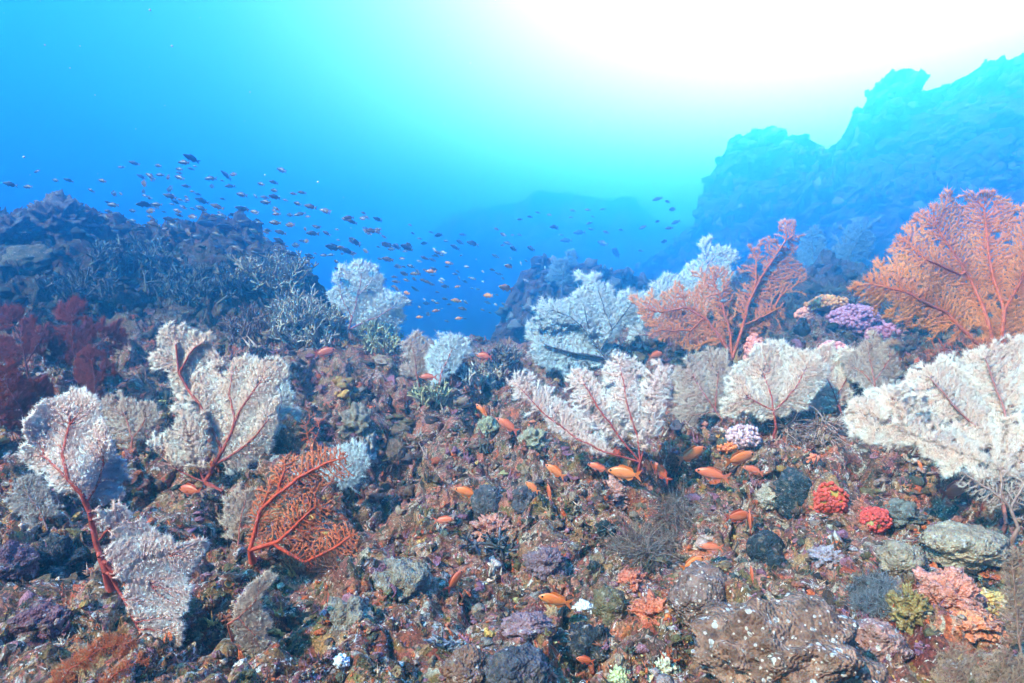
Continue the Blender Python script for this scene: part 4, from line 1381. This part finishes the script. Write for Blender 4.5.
def growth(name, n, kind, seed, vlo=350, vhi=690, smin=2., smax=7., label=''):
    r = np.random.default_rng(seed)
    VV, TT_, CC = [], [], []
    off = 0
    cum = np.cumsum(WG)
    for i in range(n):
        u, v = r.uniform(-60, 1084), r.uniform(vlo, vhi)
        if base_hit(u, v, ZZ) is None:
            continue
        p, Y = ground(u, v)
        if Y > 9:
            continue
        m = Y / F
        # neighbours share colours: choose with smooth noise
        k = .5 + .5 * math.sin(9 * float(vnoise(np.array([p[0] * 4.5, p[1] * 4.5, seed]), 7)) + r.normal(0, .9) + r.integers(0, 3))
        ci = int(np.searchsorted(cum, min(max(k, 0), .9999)))
        if r.random() < .35:
            ci = int(r.choice(len(PALG), p=WG))
        c = PALG[ci] * r.uniform(.6, 1.2) * np.array([.85, .72, .62])
        if p[2] > -.25 and Y > 3.2:  # growth up there darkened in colour too, where light falls off
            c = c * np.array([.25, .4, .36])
        s = (smin + (smax - smin) * r.random() ** 2.2) * m
        if kind == 'knob':
            for q_ in range(r.integers(1, 5)):
                V, T = ICO[2] if s > 2.6 * m else ICO[1]
                d = 1 + .6 * fbm(V * 2.4 + i + q_, 5, 3)
                g = V * d[:, None] * s * r.uniform(.45, 1.0) * r.uniform(.5, 1.5, 3) * np.array([1, 1, .7])
                g = g + p - np.array([0, 0, .25 * s]) + r.normal(0, .9, 3) * s * (q_ > 0) * np.array([1, 1, .5])
                VV.append(g); TT_.append(T + off); CC.append(np.tile(c * r.uniform(.85, 1.15), (len(V), 1))); off += len(V)
        elif kind == 'finger':
            nn = r.integers(4, 10)
            a = p + r.normal(0, .5, (nn, 3)) * s * np.array([1, 1, .2])
            d = r.normal(0, .5, (nn, 3)) + np.array([0, -.35, .9])
            d *= s * r.uniform(.8, 2.0, (nn, 1))
            V, T = spikes(a, d, np.full(nn, s * .28), 5)
            VV.append(V); TT_.append(T + off); CC.append(np.tile(c, (len(V), 1))); off += len(V)
        elif kind == 'cup':
            th = np.linspace(0, 2 * math.pi, 9)[:-1]
            ax = np.array([r.normal(0, .4), -.6 + r.normal(0, .3), .7]); ax /= np.linalg.norm(ax)
            A1, B1 = perp_frame(ax[None])
            rings = []
            for rr, hh in ((.5, -.3), (1.0, .25), (.75, .18), (.2, -.1)):
                wob = 1 + .22 * np.sin(th * 2 + i) + .15 * np.sin(th * 3 + 2 * i)
                rings.append(p + (A1 * np.cos(th)[:, None] + B1 * np.sin(th)[:, None]) * (rr * s * wob)[:, None] + ax * hh * s)
            V = np.concatenate(rings)
            T = []
            for a_ in range(3):
                for b_ in range(8):
                    q0, q1 = a_ * 8 + b_, a_ * 8 + (b_ + 1) % 8
                    T += [[q0, q1, q1 + 8], [q0, q1 + 8, q0 + 8]]
            T += [[24, 24 + b_, 25 + b_] for b_ in range(1, 7)]
            VV.append(V); TT_.append(np.array(T) + off); CC.append(np.tile(c, (len(V), 1))); off += len(V)
    return tag(build(name, np.concatenate(VV), None, np.concatenate(TT_), mat=M_GROW, col=np.clip(np.concatenate(CC), 0, .85)), label, 'reef growth', kind='stuff')


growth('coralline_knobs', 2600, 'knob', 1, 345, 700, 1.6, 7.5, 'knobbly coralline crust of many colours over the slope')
growth('turf_fingers', 3600, 'finger', 2, 340, 700, 1.8, 6, 'short finger turfs and tiny branching growth over the slope')
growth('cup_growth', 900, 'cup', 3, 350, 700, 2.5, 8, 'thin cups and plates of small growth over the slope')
PALG[:] = [np.array(c) for c in [(.62, .17, .06), (.58, .22, .14), (.66, .58, .50), (.50, .22, .22), (.60, .40, .12), (.45, .12, .05), (.40, .20, .26), (.46, .46, .22)]]
WG = np.array([4, 4, 5, 3, 1.2, 4, 2.5, 1.2])
WG = WG / WG.sum()
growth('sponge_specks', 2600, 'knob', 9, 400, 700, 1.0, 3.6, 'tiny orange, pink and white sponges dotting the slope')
PALG[:] = [np.array(c) for c in [(.10, .09, .06), (.16, .13, .09), (.06, .06, .05), (.22, .17, .12)]]
WG = np.ones(4) / 4
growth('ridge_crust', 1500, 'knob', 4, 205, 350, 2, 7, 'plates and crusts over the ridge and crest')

# ------------------------------------------------------------------ fish
def fish_parts(depth=.36, thick=.15, fork=.16):
    """body along +X (head at +.5), unit length; returns parts"""
    xs = np.array([.50, .47, .42, .34, .24, .12, 0, -.12, -.22, -.30, -.34])
    hh = np.array([.02, .22, .42, .68, .90, 1.0, .97, .82, .60, .36, .28]) * depth / 2
    tt_ = np.array([.02, .35, .6, .85, 1.0, 1.0, .92, .72, .48, .24, .14]) * thick / 2
    zc = np.array([-.01, -.006, 0, .004, .006, .006, .004, .002, 0, 0, 0])
    k = 12
    th = np.arange(k) * 2 * math.pi / k
    V = np.array([[x, t * math.cos(a), c + h * math.sin(a)] for x, h, t, c in zip(xs, hh, tt_, zc) for a in th])
    Qd = []
    for i in range(len(xs) - 1):
        for j in range(k):
            Qd.append([i * k + j, i * k + (j + 1) % k, (i + 1) * k + (j + 1) % k, (i + 1) * k + j])
    body = (V, np.array(Qd), np.array([[0, j + 1, j] for j in range(1, k - 1)]))

    def plate(pts, th_):
        pts = np.array(pts)
        n = len(pts)
        V = np.concatenate([np.c_[pts[:, 0], np.full(n, th_), pts[:, 1]], np.c_[pts[:, 0], np.full(n, -th_), pts[:, 1]]])
        T = [[0, i, i + 1] for i in range(1, n - 1)] + [[n, n + i + 1, n + i] for i in range(1, n - 1)]
        Qs = [[i, n + i, n + (i + 1) % n, (i + 1) % n] for i in range(n)]
        return V, np.array(Qs), np.array(T)
    d2 = depth / 2
    tail = plate([(-.37, 0), (-.32, .035), (-.40, .10), (-.54, fork), (-.47, .06), (-.43, 0), (-.47, -.06), (-.54, -fork), (-.40, -.10), (-.32, -.035)], .006)
    dors = plate([(.0, d2 * .9), (.20, d2 * .88), (.16, d2 * 1.32), (.05, d2 * 1.42), (-.10, d2 * 1.22), (-.24, d2 * 1.02), (-.29, d2 * .40), (-.18, d2 * .62), (-.1, d2 * .80)], .005)
    anal = plate([(-.12, -d2 * .74), (-.04, -d2 * .88), (-.14, -d2 * 1.25), (-.26, -d2 * .92), (-.29, -d2 * .38), (-.2, -d2 * .6)], .005)
    pelv = plate([(.14, -d2 * .9), (.20, -d2 * .9), (.10, -d2 * 1.40), (.02, -d2 * 1.30)], .005)
    pect = plate([(.18, -.02), (.20, .02), (.06, .0), (.02, -.06), (.08, -.07)], .004)
    pect = (pect[0] + np.array([0, thick * .52, -.01]), pect[1], pect[2])
    v, t = ICO[2]
    eye = np.concatenate([v * np.array([.036, .014, .036]) + np.array([.395, s * thick * .33, .035]) for s in (1, -1)])
    eyes = (eye, None, np.concatenate([t, t + len(v)]))
    return dict(body=body, tail_fin=tail, dorsal_fin=dors, anal_fin=anal, pelvic_fin=pelv, pectoral_fin=pect, eyes=eyes)


def make_anthias(back, belly, fin, dp=.35):
    o = empty('orange_fish')
    pr = fish_parts(dp, .15, .19)
    for nm, (V, Qd, T) in pr.items():
        z = np.clip(V[:, 2:3] / .16 * .5 + .5, 0, 1)
        if nm == 'body':
            c = np.array(belly) * (1 - z) ** 2 + np.array(back) * (1 - (1 - z) ** 2)
            build('body', V, Qd, T, M_FISH, o, c)
        elif nm == 'eyes':
            for s in (0, 1):
                vv = V[s * len(V) // 2:(s + 1) * len(V) // 2]
                tt2 = T[:len(T) // 2]
                build('eye', vv, None, tt2, M_EYE, o, np.full((len(vv), 3), .02))
        else:
            build(nm, V, Qd, T, M_FIN, o, np.tile(np.array(fin), (len(V), 1)), smooth=False)
    return o


def kids(o):
    return [c for c in bpy.data.objects if c.parent == o]


protos = [make_anthias((.68, .15, .025), (.78, .30, .13), (.66, .17, .04)), make_anthias((.60, .11, .03), (.74, .27, .20), (.62, .15, .08), .31),
          make_anthias((.50, .09, .025), (.60, .18, .09), (.48, .08, .04), .38)]
proto_kids = [kids(p_) for p_ in protos]
used = [False]


def orient(o, heading, pitch, L_, p, roll=0.):
    """heading: degrees, 0 = to the right of the picture, 180 = left, 90 = away"""
    h, t = math.radians(heading), math.radians(pitch)
    o.rotation_mode = 'XYZ'
    o.rotation_euler = (math.radians(roll), -t, h)
    o.scale = (L_, L_, L_)
    o.location = tuple(float(x) for x in p)


ORANGE = [
    # u, v, length px, heading, pitch, label
    (482, 413, 21, 160, 55, 'orange fish with nose up, left of the two beside the mint green coral'),
    (507, 425, 25, 160, 30, 'orange fish slanting down right of the mint green coral'),
    (555, 471, 22, 160, 30, 'orange fish slanting under the left plume of the centre fan'),
    (598, 467, 22, 165, 10, 'orange fish at the left end of the row below the centre fan'),
    (624, 473, 32, 170, 4, 'long orange fish second in the row below the centre fan'),
    (660, 471, 26, 150, 40, 'orange fish nosing up beside the small brown tuft in the row'),
    (692, 454, 32, 20, 18, 'bright orange fish facing up right, just right of the centre fan base'),
    (712, 474, 32, 170, 10, 'orange fish in the row lying right above the hanging hydroids'),
    (740, 458, 32, 10, 12, 'orange fish facing right under the pale pink cauliflower coral'),
    (753, 470, 20, 165, 16, 'small orange fish just below the one under the pale pink coral'),
    (555, 600, 33, 168, 14, 'lone orange fish in the lower centre beside the white flake'),
    (455, 580, 24, 30, 40, 'dark orange fish pointing up by the grey finger coral'),
    (693, 563, 26, 20, 24, 'orange fish pointing up right above the small speckled boulder'),
    (711, 547, 22, 175, 2, 'slim orange fish below the black cushion level, left of it'),
    (738, 516, 26, 15, 5, 'red orange fish left of the black cushion sponge'),
    (750, 522, 22, 80, 70, 'orange fish standing nearly upright left of the dark teal sponge'),
    (466, 492, 24, 165, 12, 'orange fish over the slope left of the slate blue sponge'),
    (444, 520, 20, 10, 5, 'orange fish low over the slope left of the salmon crust'),
    (532, 487, 16, 160, 35, 'small orange fish right of the slate blue sponge'),
    (549, 492, 16, 120, 70, 'small dark orange fish hanging nose up under the left plume'),
    (955, 490, 34, 15, 12, 'dull orange fish in the shade under the broad white table'),
    (428, 377, 17, 175, 2, 'orange fish hovering in front of the small pair of fans'),
    (484, 356, 16, 170, 5, 'dull orange fish in front of the crest left of the turquoise fan'),
    (593, 345, 15, 175, 0, 'orange fish in front of the turquoise fan'),
    (656, 355, 18, 20, 8, 'orange fish under the left side of the salmon bush'),
    (945, 354, 26, 10, 8, 'orange fish just under the rusty bush beside its fringe'),
    (920, 465, 10, 100, 50, 'tiny orange fish beneath the edge of the broad white table'),
    (325, 352, 20, 20, 12, 'brownish orange fish above the brown patch on the left slope'),
    (190, 490, 26, 175, 3, 'dull orange fish resting left of the largest white fan stem'),
    (752, 575, 18, 80, 60, 'red orange fish upright beneath the black cushion sponge'),
    (585, 660, 18, 170, 12, 'red orange fish at the bottom centre by the black sponge mass'),
]
seen_ = set()
for i, (u, v, ln, hd, pt, lb) in enumerate(ORANGE):
    w_ = 2 if ('dark' in lb or 'dull' in lb or 'red' in lb or 'brown' in lb) else i % 2
    if w_ not in seen_:
        seen_.add(w_)
        o = protos[w_]
    else:
        o = protos[w_].copy()
        COL.objects.link(o)
        for c in proto_kids[w_]:
            c2 = c.copy()
            c2.parent = o
            COL.objects.link(c2)
    Y = min(hit(u, v) - .10, hit(u, v + 8) - .08)
    hd2 = hd + random.uniform(-12, 12)
    orient(o, hd2, pt, ln * 1.06 * Y / F, P(u, v, Y), random.uniform(-8, 8))
    tag(o, lb, 'fish', 'orange fish over the reef')


def school_mesh(name, dark, belly):
    pr = fish_parts(.30, .14, .14)
    V, Qd, T, C = [], [], [], []
    off = 0
    for nm, (v, q_, t_) in pr.items():
        V.append(v)
        if q_ is not None:
            Qd.append(q_ + off)
        T.append(t_ + off)
        off += len(v)
        z = np.clip(v[:, 2:3] / .3 + .5, 0, 1)
        C.append(np.array(belly) * (1 - z) + np.array(dark) * z if nm != 'eyes' else np.full((len(v), 3), .01))
    return np.concatenate(V), np.concatenate(Qd), np.concatenate(T), np.concatenate(C)


MS = {}
for nm, dk, bl in (('slate_fish', (.02, .028, .04), (.055, .075, .095)), ('bronze_fish', (.08, .055, .035), (.18, .12, .07)), ('pale_fish', (.16, .18, .18), (.33, .35, .33)), ('amber_fish', (.45, .17, .05), (.52, .26, .10))):
    V, Qd, T, C = school_mesh(nm, dk, bl)
    MS[nm] = (V, Qd, T, C)
s5 = [(100, 127, 35), (160, 108, 50), (270, 120, 45), (390, 105, 75), (425, 85, 70), (10, 190, 50), (235, 170, 90), (205, 203, 65), (280, 163, 45), (370, 175, 60), (400, 215, 40), (515, 180, 90), (620, 160, 45), (605, 215, 45), (845, 140, 60), (65, 250, 60), (325, 228, 75), (325, 262, 100), (402, 265, 25), (228, 268, 40), (475, 283, 55), (60, 303, 90), (265, 300, 55), (205, 300, 55), (235, 330, 100), (360, 330, 50), (150, 330, 45), (25, 358, 55), (150, 375, 40), (360, 370, 30), (430, 357, 60), (470, 318, 70), (545, 310, 75), (570, 355, 85), (500, 350, 40), (250, 392, 70), (195, 430, 45), (340, 400, 60), (410, 428, 65), (500, 390, 60), (590, 405, 70), (540, 440, 85), (660, 255, 75), (770, 290, 70), (750, 205, 45), (808, 197, 45), (810, 235, 45), (812, 265, 40), (900, 250, 35), (940, 245, 40), (920, 297, 50), (980, 310, 65), (930, 345, 60), (660, 320, 60), (720, 335, 50), (650, 380, 35), (690, 378, 40), (740, 385, 40), (720, 427, 80), (820, 320, 40), (822, 345, 45), (815, 385, 65), (885, 395, 60), (840, 430, 50), (835, 470, 80), (910, 490, 55), (820, 515, 40), (895, 530, 55), (975, 540, 50), (990, 435, 60), (960, 470, 40), (1005, 405, 40), (640, 455, 80), (640, 505, 90), (735, 510, 80), (455, 450, 60)]
s4 = [(90, 125, 20), (25, 157, 30), (68, 163, 28), (135, 147, 22), (143, 183, 18), (143, 210, 20), (167, 147, 20), (850, 238, 25), (885, 238, 20), (920, 242, 22), (865, 297, 45), (905, 270, 30), (920, 268, 25), (945, 305, 35), (990, 310, 25), (945, 340, 30), (845, 318, 25), (830, 310, 20), (1010, 375, 25), (985, 373, 20), (820, 345, 18), (790, 330, 22)]
s6 = [(40, 105, 50), (100, 120, 70), (180, 155, 40), (205, 165, 40), (250, 130, 25), (245, 152, 30), (308, 155, 28), (305, 205, 35), (265, 205, 45), (145, 195, 20), (70, 185, 30), (50, 210, 60), (105, 210, 35), (130, 265, 70), (215, 245, 70), (185, 280, 50), (335, 250, 30), (360, 272, 35), (345, 310, 40), (425, 270, 45), (430, 255, 25)]
mid_pale = [(530, 275, 30), (565, 285, 35), (560, 390, 25), (655, 340, 22), (680, 388, 25), (720, 360, 20), (870, 328, 25), (965, 347, 25), (890, 395, 25), (770, 490, 25), (525, 475, 20), (470, 500, 20), (720, 400, 18), (490, 470, 20), (470, 320, 20), (555, 400, 25)]
mid_or = [(580, 325, 24), (515, 360, 45), (820, 340, 30), (810, 425, 65), (740, 455, 45), (615, 475, 45), (535, 515, 32), (625, 545, 35), (470, 540, 32), (420, 445, 35), (620, 420, 25)]
mid_dk = [(545, 217, 30), (610, 265, 40), (680, 250, 70), (640, 215, 30), (630, 245, 30), (410, 370, 35), (450, 390, 25), (500, 310, 22), (770, 300, 35), (820, 250, 35), (840, 270, 30), (910, 270, 35), (800, 215, 30), (865, 155, 25), (905, 145, 25), (935, 128, 20), (1000, 185, 40), (575, 240, 25), (700, 430, 20), (610, 370, 25), (620, 360, 20)]
s8 = [(475, 98, 18), (510, 105, 18), (580, 92, 22), (625, 90, 20), (670, 88, 20), (575, 112, 16), (630, 130, 22), (600, 158, 45), (680, 157, 22), (725, 150, 18), (560, 182, 55), (670, 190, 32), (710, 218, 35), (785, 213, 20), (530, 145, 20), (635, 148, 20), (420, 165, 18), (380, 190, 22), (640, 110, 14), (545, 165, 16)]
gl = [(790, 143, 22), (835, 57, 34), (865, 65, 20), (880, 88, 28), (835, 125, 18), (890, 127, 32), (870, 145, 26), (855, 185, 26)]


def put(lst, ox, oy, sc, kinds, label, group, ylo, yhi, hd, pt, seed):
    r = np.random.default_rng(seed)
    first = {}
    for x, y, l in lst:
        u, v, px = ox + x / sc, oy + y / sc, min(l / sc, 13.5)
        kd = kinds[int(r.integers(0, len(kinds)))] if not callable(kinds) else kinds(u, v, r)
        Y = r.uniform(ylo, yhi)
        h_ = base_hit(u, v, ZZ)
        if h_ is not None:
            Y = min(Y, h_ - .2)
        V, Qd, T, C = MS[kd]
        if kd not in first_mesh:
            o = build(kd, V, Qd, T, M_FISH, None, C)
            first_mesh[kd] = o
        else:
            o = first_mesh[kd].copy()
            COL.objects.link(o)
        yaw = r.normal(0, 28)
        orient(o, hd + yaw, pt + r.normal(0, 10), px * .95 * Y / F / max(.55, abs(math.cos(math.radians(yaw)))), P(u, v, Y), r.normal(0, 8))
        tag(o, label[kd] if isinstance(label, dict) else label, 'fish', group)


first_mesh = {}


def kindmix(u, v, r):
    return 'bronze_fish' if (v > 195 and u > 150 and r.random() < .5) or r.random() < .1 else 'slate_fish'


lab_school = {'slate_fish': 'small slate blue fish in the dense school above the left ridge', 'bronze_fish': 'small bronze tinted fish in the dense school above the left ridge'}
put(s5, 100, 140, 4.655, kindmix, lab_school, 'fish school over the left ridge', 5.0, 6.6, 180, 12, 1)
put(s4, 0, 120, 2.438, kindmix, lab_school, 'fish school over the left ridge', 5.0, 6.6, 180, 10, 2)
put(s6, 300, 180, 3.938, kindmix, lab_school, 'fish school over the left ridge', 5.0, 6.6, 180, 18, 3)
rx_ = np.random.default_rng(77)
extra = []
for _ in range(160):
    t_ = rx_.uniform(0, 1)
    extra.append((120 + 330 * t_ + rx_.normal(0, 18), 200 + 78 * t_ + rx_.normal(0, 22), rx_.uniform(4.5, 9.5)))
put(extra, 0, 0, 1, kindmix, lab_school, 'fish school over the left ridge', 6.0, 8.5, 180, 14, 31)
put(mid_pale, 300, 180, 3.938, ['pale_fish'], 'tiny pale fish in the deep blue gap beyond the slope', 'pale fish in the blue gap', 5.5, 7.5, 150, 20, 4)
put(mid_or, 300, 180, 3.938, ['amber_fish'], 'small amber fish in the deep blue gap beyond the slope', 'amber fish in the blue gap', 4.5, 6, 175, 8, 5)
gx_ = [((rx_.uniform(395, 540) - 300) * 3.938, (rx_.uniform(225, 322) - 180) * 3.938, rx_.uniform(14, 28)) for _ in range(46)]
mid_dk += gx_
put(mid_dk, 300, 180, 3.938, ['slate_fish'], 'small dark fish in open water right of the round pale fan', 'dark fish in the blue gap', 7, 10, 180, 14, 6)
put(s8, 380, 180, 3.01, ['slate_fish'], 'tiny dark fish in front of the distant reef hump', 'dark fish before the distant reef', 10, 15, 180, 10, 7)
put(gl, 380, 180, 3.01, ['slate_fish'], 'dark silhouetted fish in bright water left of the cliff', 'fish by the cliff edge', 8, 11, 180, -4, 8)

# two little striped fish inside the salmon bush are left as pale fish
put([(723, 301, 10), (745, 291, 9)], 0, 0, 1, ['pale_fish'], 'tiny pale fish sheltering in the salmon bush', 'pale fish in the salmon bush', 3.6, 3.7, 200, 10, 9)

# ------------------------------------------------------------------ drifting specks
r = np.random.default_rng(5)
VV, TT_, off = [], [], 0
v1, t1 = ICO[2]
sp = [(24, 157, 2.2), (70, 68, 1.3), (172, 46, 2.2), (318, 182, 2.2), (80, 46, 1.2), (45, 45, 1.8), (265, 175, 1.6), (150, 10, 2.2), (95, 95, 1.2), (250, 92, 1.2)]
for i in range(60):
    sp.append((r.uniform(0, 700), r.uniform(0, 330), r.uniform(.4, .9)))
for u, v, s in sp:
    Y = r.uniform(.9, 1.8)
    VV.append(v1 * s * .5 * Y / F + P(u, v, Y))
    TT_.append(t1 + off)
    off += len(v1)
tag(build('drifting_specks', np.concatenate(VV), None, np.concatenate(TT_), mat=M_POLYP, col=np.full((off, 3), .6)), 'pale specks drifting in the open water', 'plankton', kind='stuff')

# ------------------------------------------------------------------ the water's haze
import bmesh
bm = bmesh.new()
bmesh.ops.create_cube(bm, size=1)
for v in bm.verts:
    v.co = Vector((v.co.x * 150, 42 + v.co.y * 104, 3 + v.co.z * 22.0))
me = bpy.data.meshes.new('haze')
bm.to_mesh(me)
bm.free()
hz = bpy.data.objects.new('haze', me)
COL.objects.link(hz)
tag(hz, 'blue haze of the sea water', 'haze', kind='stuff')
hm = bpy.data.materials.new('sea_haze')
hm.use_nodes = True
nt = hm.node_tree
nt.nodes.clear()
pv = N(nt, 'ShaderNodeVolumePrincipled')
pv.inputs['Density'].default_value = HAZE_DENSITY
pv.inputs['Color'].default_value = (*HAZE_COLOR, 1)
pv.inputs['Absorption Color'].default_value = (*HAZE_ABSORB, 1)
pv.inputs['Anisotropy'].default_value = .84
mo = N(nt, 'ShaderNodeOutputMaterial')
L(nt, pv.outputs[0], mo.inputs['Volume'])
me.materials.append(hm)
